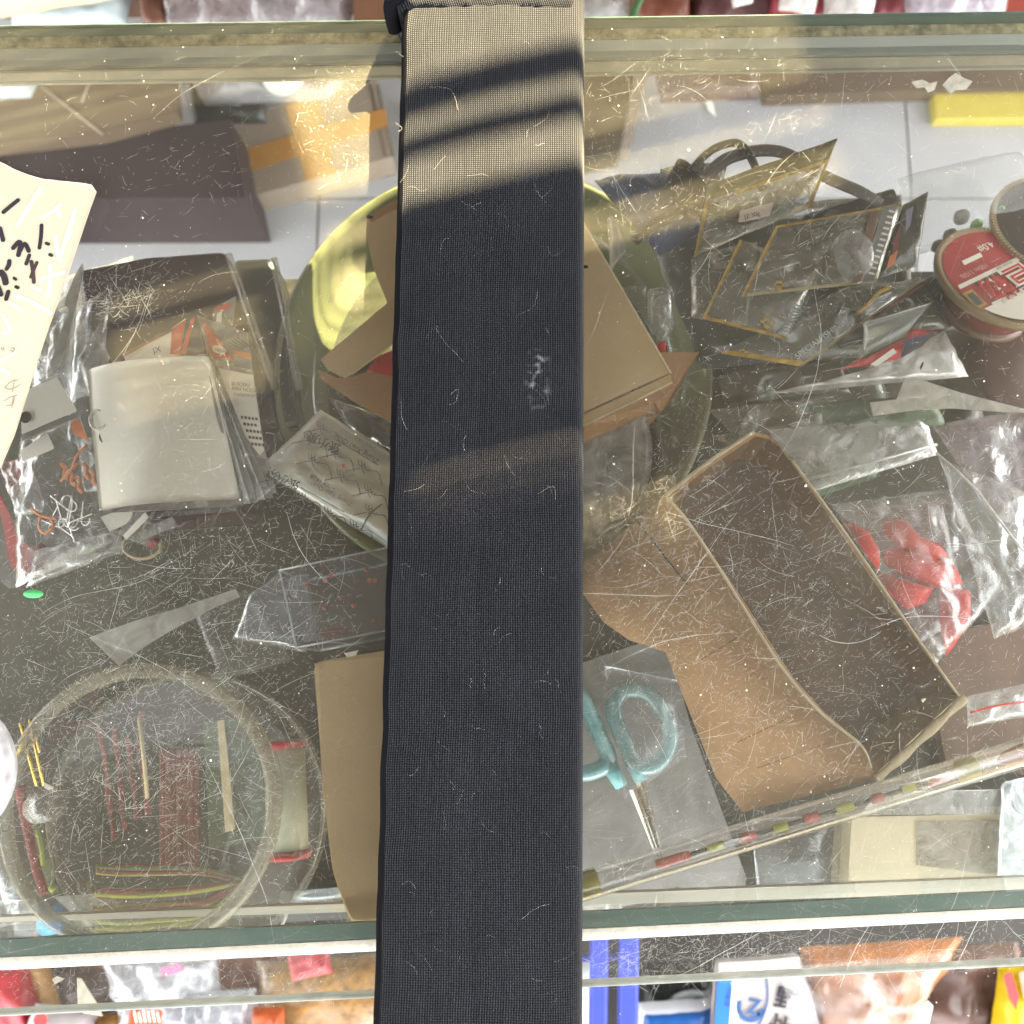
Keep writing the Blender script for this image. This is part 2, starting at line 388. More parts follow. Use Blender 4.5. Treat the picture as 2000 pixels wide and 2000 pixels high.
# ------------------------------------------------------------------ the glass counter
def glass_mat():
    m, n, nd, L = _new('scuffed_glass'); nd.remove(nd['Principled BSDF']); out = nd['Material Output']
    tc = N(nd, 'TexCoord')
    a = N(nd, 'TexNoise'); a.inputs['Scale'].default_value = 9; a.inputs['Detail'].default_value = 8; a.inputs['Roughness'].default_value = .65
    L.new(tc.outputs['Object'], a.inputs['Vector'])
    mr = N(nd, 'MapRange'); mr.inputs[1].default_value = .3; mr.inputs[2].default_value = .75; mr.inputs[3].default_value = .012; mr.inputs[4].default_value = .05
    L.new(a.outputs['Fac'], mr.inputs[0])
    tr = N(nd, 'BsdfTransparent'); tr.inputs[0].default_value = (.95, .975, .955, 1)
    df = N(nd, 'BsdfDiffuse'); df.inputs[0].default_value = (.82, .77, .62, 1)
    sp = N(nd, 'TexNoise'); sp.inputs['Scale'].default_value = 900; sp.inputs['Detail'].default_value = 3; L.new(tc.outputs['Object'], sp.inputs['Vector'])
    sr = N(nd, 'MapRange'); sr.inputs[1].default_value = .60; sr.inputs[2].default_value = .78; sr.inputs[3].default_value = 0; sr.inputs[4].default_value = .24; L.new(sp.outputs['Fac'], sr.inputs[0])
    hz = N(nd, 'TexNoise'); hz.inputs['Scale'].default_value = 16; hz.inputs['Detail'].default_value = 6; hz.inputs['Distortion'].default_value = .8; L.new(tc.outputs['Object'], hz.inputs['Vector'])
    hr = N(nd, 'MapRange'); hr.inputs[1].default_value = .4; hr.inputs[2].default_value = .68; hr.inputs[3].default_value = .04; hr.inputs[4].default_value = 1; L.new(hz.outputs['Fac'], hr.inputs[0])
    mm = N(nd, 'Math', operation='MULTIPLY'); L.new(sr.outputs[0], mm.inputs[0]); L.new(hr.outputs[0], mm.inputs[1])
    sm = N(nd, 'Math', operation='ADD'); L.new(mr.outputs[0], sm.inputs[0]); L.new(mm.outputs[0], sm.inputs[1])
    m1 = N(nd, 'MixShader'); L.new(sm.outputs[0], m1.inputs[0]); L.new(tr.outputs[0], m1.inputs[1]); L.new(df.outputs[0], m1.inputs[2])
    fr = N(nd, 'Fresnel'); fr.inputs[0].default_value = 1.5
    gs = N(nd, 'BsdfGlossy'); gs.inputs['Roughness'].default_value = .03
    m2 = N(nd, 'MixShader'); L.new(fr.outputs[0], m2.inputs[0]); L.new(m1.outputs[0], m2.inputs[1]); L.new(gs.outputs[0], m2.inputs[2])
    L.new(m2.outputs[0], out.inputs[0]); return m
m_glass = glass_mat()
m_clear = FILM('clear_pane', (.95, .97, .96), .02, rough=.03, wr=0, gl=1)
m_gedge = M('green_glass_edge', C(112, 148, 140), .2, var=.35, vscale=25, spec=.6, streak=(.15, 1, 1))
m_redge = M('ground_glass_edge', C(196, 200, 192), .5, var=.2, vscale=90)
BL, BR, FL_, FR = P(-500, 56), P(2500, 14), P(-500, 2010), P(2500, 1862)
# keep the plate edges straight through the lines seen in the photo
ct = T('glass_counter', 'scratched glass display counter holding fishing tackle', 'counter', (0, .1, 0))
def quadbox(name, q, z1, z0, mat, **kw): return prism(name, [Vector((p.x, p.y, z1)) for p in q], z1, z0, mat, **kw)
TH = .007
q = [FL_, FR, BR, BL]
# upper and lower face of the sheet as one pane, its cut edges as parts
add('glass_top', [Vector((p.x, p.y, ZG)) for p in q], [(0, 1, 2, 3)], m_glass, parent=ct)
def edge_strip(name, a, b, z1, z0, mat, wdt, inward):
    d = (b - a).normalized(); s = Vector((-d.y, d.x, 0)) * inward * wdt
    return prism(name, [Vector((p.x, p.y, z1)) for p in (a, b, b + s, a + s)], z1, z0, mat, parent=ct)
edge_strip('front_edge', FL_, FR, ZG - .0003, ZG - TH, m_redge, .0016, 1)
edge_strip('back_edge', BL, BR, ZG - .0003, ZG - TH, m_gedge, .0022, -1)
# rear rails under the sheet
m_glue = M('old_glue', C(204, 196, 158, 1.1), .5, var=.6, vscale=140, bump=.5, bscale=300)
m_mint = M('pale_rail', C(242, 252, 246), .35, var=.12, vscale=60, streak=(.1, 1, 1))
m_railg = M('grey_rail', C(186, 188, 176), .4, var=.15, vscale=60, streak=(.1, 1, 1))
m_lip = M('cream_lip', C(232, 228, 206), .4, var=.1)
def rail(name, y0, y1, dy, z1, z0, mat):
    a, b, c_, d = P(-500, y0 + dy / 2 + 7, z1), P(2500, y0 - dy / 2 + 7, z1), P(2500, y1 - dy / 2 + 7, z1), P(-500, y1 + dy / 2 + 7, z1)
    return prism(name, [a, b, c_, d], z1, z0, mat, parent=ct)
rail('glue_strip', 48, 72, 44, ZG - .0072, ZG - .010, m_glue)
rail('rail', 74, 95, 46, ZG - .0075, ZG - .014, m_mint)
rail('rail_groove', 97, 114, 48, ZG - .0135, ZG - .017, m_railg)
rail('rail_lip', 116, 120, 48, ZG - .0085, ZG - .020, m_lip)
rail('rail_flange', 121.5, 137, 48, ZG - .016, ZG - .018, m_railg)
# front pane with its green edge and the white bead in front of it
def fr(yl, yr, z): return P(-500, yl, z), P(2500, yr, z)
dyl, dyr = 1885, 1752
a, b = fr(1893, 1746, ZG - TH); a2, b2 = fr(1860, 1716, ZG - TH)
prism('front_pane_edge', [a, b, b2, a2], ZG - TH - .0005, ZG - TH - .0035, m_gedge, parent=ct)
a3, b3 = fr(1888, 1741, ZG - TH); a4, b4 = fr(1865, 1721, ZG - TH)
prism('front_pane', [Vector((p.x, p.y, ZG - TH - .004)) for p in (a3, b3, b4, a4)], ZG - TH - .004, .02, m_clear, parent=ct)
m_bead = M('white_bead', C(246, 247, 245), .5, var=.14, vscale=200, bump=.4, bscale=250)
a, b = fr(1927, 1775, ZG - TH); a2, b2 = fr(1895, 1748, ZG - TH)
prism('white_bead', [a - Vector((0, 0, .006)), b - Vector((0, 0, .006)), b2, a2], ZG - TH - .0005, ZG - TH - .012, m_bead, parent=ct)
m_bead2 = M('teal_bead', C(150, 184, 184), .3, var=.25, vscale=30, streak=(.1, 1, 1))
# wavy teal glue line over the pane edge
top = []; bot = []
for i in range(61):
    px = -300 + i * 43; yl = 1893 + (1746 - 1893) * (px + 500) / 3000
    top.append(P(px, yl - 19 + 5 * n2(px * .004, 3) * 1.6, ZG - TH - .0001)); bot.append(P(px, yl - 2, ZG - TH - .0001))
add('glue_line', top + bot, [(i, i + 61, i + 62, i + 1) for i in range(60)], m_bead2, parent=ct)
# shelf
m_shelf = M('dark_shelf', C(50, 48, 38), .75, var=.3, vscale=40, bump=.3, bscale=300)
sb = [P(-700, 560, ZS), P(2700, 520, ZS), P(2700, 1690, ZS), P(-700, 1825, ZS)]
prism('shelf', sb, ZS, ZS - .012, m_shelf, parent=ct)
m_sedge = M('ledge_glass_sheen', C(200, 194, 178), .5, var=.18, vscale=50, streak=(.2, 1, 1))
ZL = .855
a, b = P(-700, 1822, ZL), P(2700, 1722, ZL); a2 = Vector((a.x, a4.y + .0012, ZL)); b2 = Vector((b.x, b4.y + .0012, ZL))
prism('front_ledge', [a, b, b2, a2], ZL, ZL - .006, m_sedge, parent=ct)  # greyish glass ledge; its reflections are put into the pale colour
m_wall = M('counter_end', C(140, 140, 138), .5)
for s in (-1, 1):
    xx = .62 * s
    box3('end_panel', (xx, -.11, .01), (.006, 0, 0), (0, .38, 0), (0, 0, ZG - TH - .032), m_clear, parent=ct)
# a white board shelf low behind the front pane carries the counter
box3('plinth', (-.62, -.10, 0), (1.24, 0, 0), (0, .40, 0), (0, 0, .02), m_wall, parent=ct)

# ------------------------------------------------------------------ scratches and dust in the sheet
m_scr = FILM('scratch', (1, 1, 1), .5, (.9, .9, .84), rough=.3, wr=0, gl=1)
def scratches():
    V, F = [], []
    def one(px, py, ln, ang, cur, wd, z):
        n = max(2, int(ln / 14)); pts = []; x, y, a = px, py, ang
        for i in range(n + 1):
            pts.append((x, y)); x += math.cos(a) * ln / n; y += math.sin(a) * ln / n; a += cur / n + R.uniform(-.08, .08)
        k = len(V)
        for i, p in enumerate(pts):
            p0, p1 = pts[max(0, i - 1)], pts[min(n, i + 1)]; dx, dy = p1[0] - p0[0], p1[1] - p0[1]; l = math.hypot(dx, dy) + 1e-6
            e = wd * (.35 + .65 * math.sin(math.pi * (i + .35) / (n + .7)))
            V.append(P(p[0] - dy / l * e, p[1] + dx / l * e, z)); V.append(P(p[0] + dy / l * e, p[1] - dx / l * e, z))
            if i: F.append((k + 2 * i - 2, k + 2 * i - 1, k + 2 * i + 1, k + 2 * i))
    def free(px, py): 
        yb = 100 - 26 * px / 2000 - R.random() ** 9 * 60; yf = 1990 - 97 * px / 2000
        return yb < py < yf and not (700 < px < 1150)
    spots = [(320, 340, 120, 45, 40), (240, 580, 60, 34, 230), (500, 300, 90, 70, 25), (160, 1480, 160, 160, 900), (330, 1200, 200, 110, 600),
             (300, 1500, 200, 150, 900), (500, 1450, 140, 160, 380), (1230, 960, 130, 130, 700), (1330, 1150, 170, 150, 700), (1500, 1250, 240, 200, 750),
             (1250, 1600, 150, 120, 400), (1600, 1400, 200, 140, 420), (1300, 1890, 200, 34, 560), (1700, 1870, 250, 34, 560), (1750, 1700, 200, 80, 260),
             (1230, 290, 110, 60, 110), (1600, 200, 200, 60, 120), (1400, 430, 300, 150, 420), (1700, 800, 250, 250, 420), (350, 1900, 300, 40, 420),
             (450, 1050, 200, 120, 420), (560, 900, 150, 200, 200), (1800, 1200, 150, 200, 260), (200, 1000, 150, 120, 300)]
    for cx, cy, sx, sy, cnt in spots:
        for _ in range(int(cnt * 2.6)):
            px, py = R.gauss(cx, sx), R.gauss(cy, sy)
            if not free(px, py): continue
            r = R.random(); ln = R.uniform(2, 8) if r < .72 else R.uniform(8, 28) if r < .98 else R.uniform(50, 120)
            one(px, py, ln, R.uniform(0, 6.28) if R.random() < .7 else R.gauss(-.6, .35), R.gauss(0, .35), R.uniform(.07, .19) * (1.3 if r > .95 else 1), ZG + .0002 + R.random() * .0001)
    for _ in range(2600):
        px, py = R.uniform(-60, 2060), R.uniform(40, 1990)
        if free(px, py): one(px, py, R.uniform(3, 26), R.uniform(0, 6.28), R.gauss(0, .4), R.uniform(.07, .17), ZG + .0002 + R.random() * .0001)
    for a in [(1100, 1160, 240, .01, .01, .9), (1190, 560, 150, 1.9, .1, .7), (1590, 560, 360, 1.45, .15, .7), (1300, 1000, 260, .25, -.25, .8), (1440, 1000, 330, 2.2, .1, .7),
              (1600, 1240, 130, .5, -1.3, 1.1), (1700, 1230, 200, -.35, .4, .9), (1150, 1330, 300, -.6, .2, .7), (400, 1480, 420, 1.2, .3, .8), (130, 1220, 300, .45, .3, .6),
              (80, 1200, 260, -.6, .2, .6), (430, 1560, 130, -1, .1, .7), (560, 1000, 190, 1.3, -.6, .8), (1240, 820, 190, 1.6, .3, .8), (1900, 1620, 300, 1.8, .1, .7),
              (1860, 1900, 180, -1.1, .2, 1), (1300, 1920, 230, -.5, .1, 1), (1640, 1930, 160, -1.2, .2, 1), (300, 230, 260, -.7, .2, .5), (1840, 100, 60, .9, 0, 1)]:
        one(*a[:5], a[5] * .5, ZG + .00035)
    return add('scratches', V, F, m_scr, parent=ct, kind='stuff')
scratches()
def specks():
    V, F = [], []
    for _ in range(1700):
        px, py = R.uniform(-40, 2040), R.uniform(45, 1985)
        if 700 < px < 1150: continue
        r = abs(R.gauss(0, .6)) + .3; z = ZG + .0004; k = len(V); n = 5; a0 = R.random() * 6
        if R.random() < .012: r *= 3.2
        for i in range(n): V.append(P(px + r * math.cos(a0 + i * 1.2566) * R.uniform(.6, 1.2), py + r * math.sin(a0 + i * 1.2566) * R.uniform(.6, 1.2), z))
        F.append(tuple(range(k + n - 1, k - 1, -1)))
    return add('dust_specks', V, F, M('white_dust', C(225, 222, 210), .9, var=.1), parent=ct, kind='stuff')
specks()

# ------------------------------------------------------------------ the fabric bar on the glass
def knit():
    m, n, nd, L = _new('charcoal_knit'); b = nd['Principled BSDF']
    uv = N(nd, 'UVMap'); sep = N(nd, 'SeparateXYZ'); L.new(uv.outputs[0], sep.inputs[0])
    def mth(op, a, b_=None):
        x = N(nd, 'Math', operation=op)
        for i, v in enumerate((a, b_)):
            if v is None: continue
            if hasattr(v, 'is_linked') or hasattr(v, 'links'): L.new(v, x.inputs[i])
            else: x.inputs[i].default_value = v
        return x.outputs[0]
    wob = N(nd, 'TexNoise'); wob.inputs['Scale'].default_value = 14; wob.inputs['Detail'].default_value = 2; L.new(uv.outputs[0], wob.inputs['Vector'])
    ushift = mth('MULTIPLY', mth('SUBTRACT', wob.outputs['Fac'], .5), .0042)
    u = mth('ADD', sep.outputs[0], ushift); v = mth('ADD', sep.outputs[1], ushift)
    rib = mth('SINE', mth('MULTIPLY', u, 2 * math.pi / .00106))
    colid = mth('FLOOR', mth('DIVIDE', u, .00122))
    row = mth('SINE', mth('ADD', mth('MULTIPLY', v, 2 * math.pi / .00100), mth('MULTIPLY', rib, .9)))
    wn = N(nd, 'TexWhiteNoise', noise_dimensions='2D'); cb = N(nd, 'CombineXYZ'); L.new(colid, cb.inputs[0]); cb.inputs[1].default_value = 3; L.new(cb.outputs[0], wn.inputs['Vector'])
    h = mth('ADD', mth('MULTIPLY', mth('ADD', rib, 1), .32), mth('MULTIPLY', mth('ADD', row, 1), .18))
    h2 = mth('MULTIPLY', mth('POWER', h, 3.0), mth('ADD', mth('MULTIPLY', wn.outputs[0], .3), .85))
    fz = N(nd, 'TexNoise'); fz.inputs['Scale'].default_value = 900; fz.inputs['Detail'].default_value = 3; L.new(uv.outputs[0], fz.inputs['Vector'])
    lf = N(nd, 'TexNoise'); lf.inputs['Scale'].default_value = 38; lf.inputs['Detail'].default_value = 5; L.new(uv.outputs[0], lf.inputs['Vector'])
    st = N(nd, 'Mapping'); st.inputs['Scale'].default_value = (820, 160, 1); L.new(uv.outputs[0], st.inputs[0])
    sn = N(nd, 'TexNoise'); sn.inputs['Scale'].default_value = 1; sn.inputs['Detail'].default_value = 2; L.new(st.outputs[0], sn.inputs['Vector'])
    h3 = mth('MULTIPLY', h2, mth('MULTIPLY', mth('ADD', fz.outputs['Fac'], .5), mth('MULTIPLY', mth('ADD', lf.outputs['Fac'], .5), mth('ADD', mth('MULTIPLY', sn.outputs['Fac'], 1.1), .45))))
    # chalky scuff a third of the way along
    cr = N(nd, 'VectorMath', operation='DISTANCE')
    mp = N(nd, 'Mapping'); mp.inputs['Scale'].default_value = (2.6, 1, 1); L.new(uv.outputs[0], mp.inputs[0]); L.new(mp.outputs[0], cr.inputs[0])
    cr.inputs[1].default_value = (SC[0] * 2.6, SC[1], 0)
    dn = N(nd, 'TexNoise'); dn.inputs['Scale'].default_value = 260; dn.inputs['Detail'].default_value = 5; L.new(uv.outputs[0], dn.inputs['Vector'])
    sm = N(nd, 'MapRange'); sm.inputs[1].default_value = .018; sm.inputs[2].default_value = .008; sm.inputs[3].default_value = 0; sm.inputs[4].default_value = 1; L.new(cr.outputs['Value'], sm.inputs[0])
    sm2 = mth('MULTIPLY', sm.outputs[0], mth('MULTIPLY', mth('MAXIMUM', mth('SUBTRACT', dn.outputs['Fac'], .52), 0), .55))
    ramp = N(nd, 'ValToRGB'); e = ramp.color_ramp.elements; e[0].position = 0; e[0].color = (.0003, .0004, .0008, 1); e[1].position = .9; e[1].color = (.034, .036, .044, 1)
    L.new(h3, ramp.inputs[0])
    ad = N(nd, 'Mix', data_type='RGBA', blend_type='ADD'); ad.inputs[0].default_value = 1; L.new(ramp.outputs[0], ad.inputs[6])
    cc = N(nd, 'CombineColor'); [L.new(sm2, cc.inputs[i]) for i in range(3)]; L.new(cc.outputs[0], ad.inputs[7])
    L.new(ad.outputs[2], b.inputs['Base Color']); b.inputs['Roughness'].default_value = .9; b.inputs['Specular IOR Level'].default_value = .12
    b.inputs['Sheen Weight'].default_value = .06; b.inputs['Sheen Roughness'].default_value = .4
    bp = N(nd, 'Bump'); bp.inputs['Strength'].default_value = .7; bp.inputs['Distance'].default_value = .0006; L.new(h3, bp.inputs['Height']); L.new(bp.outputs[0], b.inputs['Normal'])
    return m
bar = T('fabric_bar', 'long charcoal knit fabric covered bar lying across the scratched glass counter', 'fabric bar', P(950, 1000, ZG))
LT, LB_, RT, RB = P(790, -40, ZB), P(728, 2130, ZB), P(1141, -40, ZB), P(1136, 2130, ZB)
SC = ((P(1002, 730, ZB) - P(728, 730, ZB)).length + .030, (LT - P(760, 735, ZB)).length)
m_knit = knit()
m_black = M('hem_and_side_shade', (.004, .004, .005, 1), .95, var=.2, spec=.05)  # black for the hem and for shade painted on the bar's left side
def bar_mesh():
    NL = 90; V, F, uv = [], [], []; hgt = ZB - ZG - .0004; rr = .006
    for j in range(NL + 1):
        t = j / NL; a = LT.lerp(LB_, t); b = RT.lerp(RB, t); d = (b - a); wdt = d.length; d.normalize()
        sec = [(-.0005, -hgt)]
        sec += [(-.0012 - .0008 * math.sin(math.pi * s / 4), -hgt + (hgt - rr) * s / 4) for s in range(1, 5)]
        for s in range(1, 6): an = math.pi / 2 * s / 5; sec.append((rr - rr * math.cos(an) - .0012 * (1 - s / 5), -rr + rr * math.sin(an)))
        for s in range(1, 15): x = rr + (wdt - 2 * rr) * s / 15; sec.append((x, .0007 * math.sin(math.pi * s / 15)))
        for s in range(0, 6): an = math.pi / 2 * s / 5; sec.append((wdt - rr + rr * math.sin(an), -rr + rr * math.cos(an)))
        sec += [(wdt + .001, -rr - (hgt - rr) * s / 4) for s in range(1, 4)] + [(wdt, -hgt)]
        L_ = 0; px = None
        wv = .0007 * n2(t * 26, 1)
        for x, z in sec:
            p = a + d * (x + (wv if x < .02 else 0)) + Vector((0, 0, z + (.0006 * n2(x * 40, t * 14, 4) if z > -.004 else 0)))
            if px: L_ += math.hypot(x - px[0], z - px[1])
            px = (x, z); V.append(p); uv.append((L_, t * (LB_ - LT).length))
    k = len(sec); fm = []
    for j in range(NL):
        for i in range(k - 1):
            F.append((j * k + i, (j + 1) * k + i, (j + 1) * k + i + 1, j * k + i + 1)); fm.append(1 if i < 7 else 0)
    F.append(tuple(range(k))); fm.append(0); F.append(tuple(NL * k + i for i in range(k - 1, -1, -1))); fm.append(0)
    cover = [(f, m) for f, m in zip(F, fm)]
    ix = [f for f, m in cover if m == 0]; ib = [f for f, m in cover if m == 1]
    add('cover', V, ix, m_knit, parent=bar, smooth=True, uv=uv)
    add('side_shade', V, ib, m_black, parent=bar, smooth=True, uv=uv, label='left side of the fabric bar, painted black as shade')
bar_mesh()
# gathered end of the sleeve
def cuff():
    V, F, uv = [], [], []
    n, k = 14, 40
    for j in range(n + 1):
        t = j / n; y = 16 * (1 - t) - 60 * t
        a, b = P(772 - 12 * math.sin(t * 3), y, ZB), P(1141 + 7 * math.sin(min(1, t * 1.6) * 3.1), y, ZB); d = b - a
        for i in range(k + 1):
            s = i / k; e = min(1, 12 * min(s, 1 - s)); up = .0008 + .0022 * math.sin(min(1, t * 2.2) * math.pi * .5) + .0009 * n2(s * 22 + t * 2, t * 5, 2)
            drop = -.027 * (1 - e) ** 2
            V.append(a + d * s + Vector((0, 0, (up if t > 0 else .0001) * e + drop))); uv.append((s * d.length + .004, -.02 - t * .03 + .002 * n2(s * 9, t * 4)))
    for j in range(n):
        for i in range(k): q_ = j * (k + 1) + i; F.append((q_, q_ + 1, q_ + k + 2, q_ + k + 1))
    add('cuff', V, F, m_knit, parent=bar, smooth=True, uv=uv)
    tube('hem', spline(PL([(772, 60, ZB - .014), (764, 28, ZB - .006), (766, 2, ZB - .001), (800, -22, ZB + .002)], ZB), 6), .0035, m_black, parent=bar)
cuff()
def lint():
    vf = []
    m = FILM('lint', (1, 1, 1), .16, (.8, .78, .72), rough=.6, wr=0, gl=.1)
    spots = [((850, 640), (870, 670), (890, 690), (905, 708)), ((1050, 570), (1040, 600), (1000, 620)), ((880, 770), (895, 760), (890, 785), (878, 790)), ((910, 850), (905, 862), (907, 880)),
             ((985, 890), (992, 910), (1006, 930)), ((783, 780), (785, 815), (795, 840)), ((1065, 640), (1075, 655), (1068, 645)), ((1070, 480), (1078, 500), (1100, 490)), ((1050, 965), (1080, 950), (1085, 975)),
             ((790, 960), (815, 955), (830, 945)), ((773, 240), (785, 250), (778, 258)), ((835, 170), (880, 175), (895, 215)), ((945, 1305), (947, 1318)), ((1020, 1795), (1045, 1775), (1075, 1765)), ((785, 1727), (800, 1722), (812, 1735)), ((912, 408), (940, 395)), ((1050, 370), (1058, 385), (1080, 366))]
    for s in spots: vf.append(stroke([(x, y, ZB + .0014) for x, y in s], ZB + .0014, 1.0, m, None))
    for _ in range(70):
        x, y = R.uniform(770, 1125), R.uniform(30, 1990); a = R.uniform(0, 6.28); l = R.uniform(5, 16)
        pts = [(x, y)]; 
        for k in range(3): a += R.uniform(-.9, .9); x += l * math.cos(a); y += l * math.sin(a); pts.append((x, y))
        vf.append(stroke([(*p, ZB + .0013) for p in pts], ZB, R.uniform(.35, .6), m, None))
    multi('lint', vf, m, parent=bar, kind='stuff')
lint()
# ================================================================== things lying on the counter glass
m_paper = M('white_card', C(176, 165, 142), .7, var=.05, vscale=30)
m_ink = M('black_ink', (.012, .010, .016, 1), .6, var=.3)
m_ink2 = M('brown_ink', (.035, .022, .02, 1), .6, var=.3)
m_ghost = M('ink_showing_through', C(214, 203, 180), .8, var=.1)
m_pencil = M('pencil', C(120, 112, 104), .8)
def note():
    rt = T('paper_note', 'torn white card with black handwriting at the left end of the glass', 'paper', P(40, 600, ZG))
    edge = [(188, 374), (160, 450), (130, 542), (84, 670), (44, 798), (27, 852), (4, 905), (-20, 955), (-60, 1010)]
    torn = [(-260, 236), (-120, 272), (0, 315), (15, 323), (30, 331), (60, 343), (84, 349), (120, 353), (178, 359), (188, 374)]
    def ip(pl, t):
        L = [0]
        for a, b in zip(pl, pl[1:]): L.append(L[-1] + math.dist(a, b))
        s = t * L[-1]
        for i in range(len(pl) - 1):
            if s <= L[i + 1] + 1e-9:
                f = (s - L[i]) / (L[i + 1] - L[i]); return pl[i][0] + (pl[i + 1][0] - pl[i][0]) * f, pl[i][1] + (pl[i + 1][1] - pl[i][1]) * f
    zf = lambda px: ZG + .0012 + .0075 * max(0, (px + 30) / 215) ** 2
    n, m = 26, 30; V, uv = [], []
    for s in (0, -.0006):
        for j in range(n + 1):
            v = j / n; r = ip(edge, v); l = (-260, 236 + v * 760)
            for i in range(m + 1):
                u = i / m; x = l[0] + (r[0] - l[0]) * u; y = l[1] + (r[1] - l[1]) * u
                tx, ty = ip(torn, u); b = (1 - v) ** 5; x, y = x * (1 - b) + tx * b, y * (1 - b) + (ty + (1.5 * n2(u * 40, 2) if u < .86 else 0)) * b
                V.append(P(x, y, zf(x)) + Vector((0, 0, s))); uv.append((u, v))
    k = (n + 1) * (m + 1); F = grid_faces(m, n, 0, True) + grid_faces(m, n, k, False)
    rim = [i for i in range(m)] + [j * (m + 1) + m for j in range(n)] + [n * (m + 1) + m - i for i in range(m)] + [(n - j) * (m + 1) for j in range(n)]
    F += [(a, b, b + k, a + k) for a, b in zip(rim, rim[1:] + rim[:1])]
    add('card', V, F, m_paper, parent=rt, smooth=True)
    def st(lst, mat, name, dz=.0003):
        multi(name, [stroke([(x, y, zf(x) + dz) for x, y in pts], 0, wd, None, None) for pts, wd in lst], mat, parent=rt)
    st([([(80, 367), (58, 402), (35, 440)], 9), ([(118, 400), (104, 412), (82, 426)], 8), ([(112, 412), (118, 424)], 9), ([(146, 412), (138, 440), (128, 470)], 9), ([(108, 462), (112, 490), (118, 510)], 8),
        ([(140, 450), (125, 478), (120, 496)], 7), ([(98, 520), (96, 570), (92, 578)], 8), ([(75, 548), (100, 538), (126, 532)], 7), ([(27, 577), (60, 589), (100, 612)], 8), ([(20, 592), (45, 608)], 8), ([(6, 615), (20, 645), (8, 650)], 8),
        ([(0, 705), (30, 690)], 6), ([(62, 560), (78, 566)], 7), ([(4, 720), (18, 730)], 8)], m_ghost, 'faint_writing', .0002)
    st([([(7, 414), (20, 403), (35, 391)], 9), ([(81, 440), (80, 462), (77, 484)], 8), ([(26, 484), (36, 473), (40, 478), (36, 498)], 10), ([(38, 492), (48, 476), (56, 490)], 9), ([(90, 475), (95, 477)], 7), ([(97, 497), (101, 499)], 7),
        ([(57, 499), (51, 515)], 8), ([(18, 510), (17, 518), (13, 525)], 9), ([(0, 446), (3, 458), (6, 469)], 9), ([(2, 532), (8, 540), (11, 552)], 13), ([(27, 543), (31, 546)], 6), ([(31, 560), (35, 562)], 7), ([(16, 570), (12, 584)], 9), ([(-4, 560), (2, 575)], 10)], m_ink, 'handwriting')
    st([([(61, 511), (64, 528), (66, 551)], 8), ([(72, 513), (66, 526), (60, 541)], 7)], m_ink2, 'handwriting')
    st([([(9, 757), (22, 745), (36, 742)], 1.6), ([(9, 757), (22, 760), (41, 750)], 1.6), ([(28, 742), (24, 765)], 1.6), ([(8, 783), (20, 776), (33, 772)], 1.5), ([(12, 792), (24, 790), (28, 775)], 1.5), ([(26, 776), (23, 797)], 1.5),
        ([(2, 678), (6, 684), (8, 678)], 1.6), ([(20, 684), (26, 686), (28, 680), (22, 680)], 1.6)], m_pencil, 'pencil_writing')
note()
lathe('green_sticker', P(65, 1160, ZG + .0003), [(1e-6, .0004), (19 * PM(ZG), .0004), (19.5 * PM(ZG), 0)], M('green_sticker', C(60, 150, 84), .5, var=.1), seg=40, ys=.42, label='small oval green sticker on the glass near its left end', cat='sticker')
m_flake = M('dried_flake', C(132, 128, 114), .8, var=.3, vscale=200, bump=.6, bscale=500)
def flake(label, pts, seed):
    q = [(x + R.uniform(-2, 2), y + R.uniform(-2, 2)) for x, y in pts]
    slab('paper_scrap', q, ZG + .0012, m_flake, th=.0009, label=label, cat='scrap', group='torn scraps stuck on the glass')
flake('ragged white scrap stuck on the glass just left of the larger flap', [(1780, 160), (1800, 156), (1815, 162), (1830, 160), (1826, 172), (1815, 178), (1806, 170), (1792, 172)], 1)
flake('larger curled pale scrap stuck on the glass above the yellow box', [(1840, 165), (1852, 150), (1866, 142), (1880, 152), (1900, 160), (1890, 172), (1868, 174), (1858, 182)], 2)
flake('tiny bright white scrap stuck on the glass over the round tub', [(86, 1530), (94, 1533), (105, 1536), (103, 1543), (92, 1544), (87, 1540)], 3)
flake('small white scrap on the glass beside the brown open tray', [(1800, 1366), (1806, 1363), (1808, 1367), (1801, 1371)], 4)
flake('white scrap on the front overhang of the glass left of the bar', [(100, 1915), (112, 1908), (124, 1910), (120, 1916), (108, 1922)], 5)
# milky dish poking in at the left
m_milk = FILM('milky_plastic', (.9, .9, .9), .55, (.72, .70, .70), rough=.25, wr=.15)
lathe('plastic_lid', P(-122, 1508, ZG + .0004), [(1e-6, .0035), (118 * PM(ZG), .0035), (134 * PM(ZG), .006), (150 * PM(ZG), .0058), (153 * PM(ZG), .004), (150 * PM(ZG), 0)], m_milk, seg=72, ys=.95,
      label='milky round plastic dish lid showing only its rim at the left end', cat='lid')

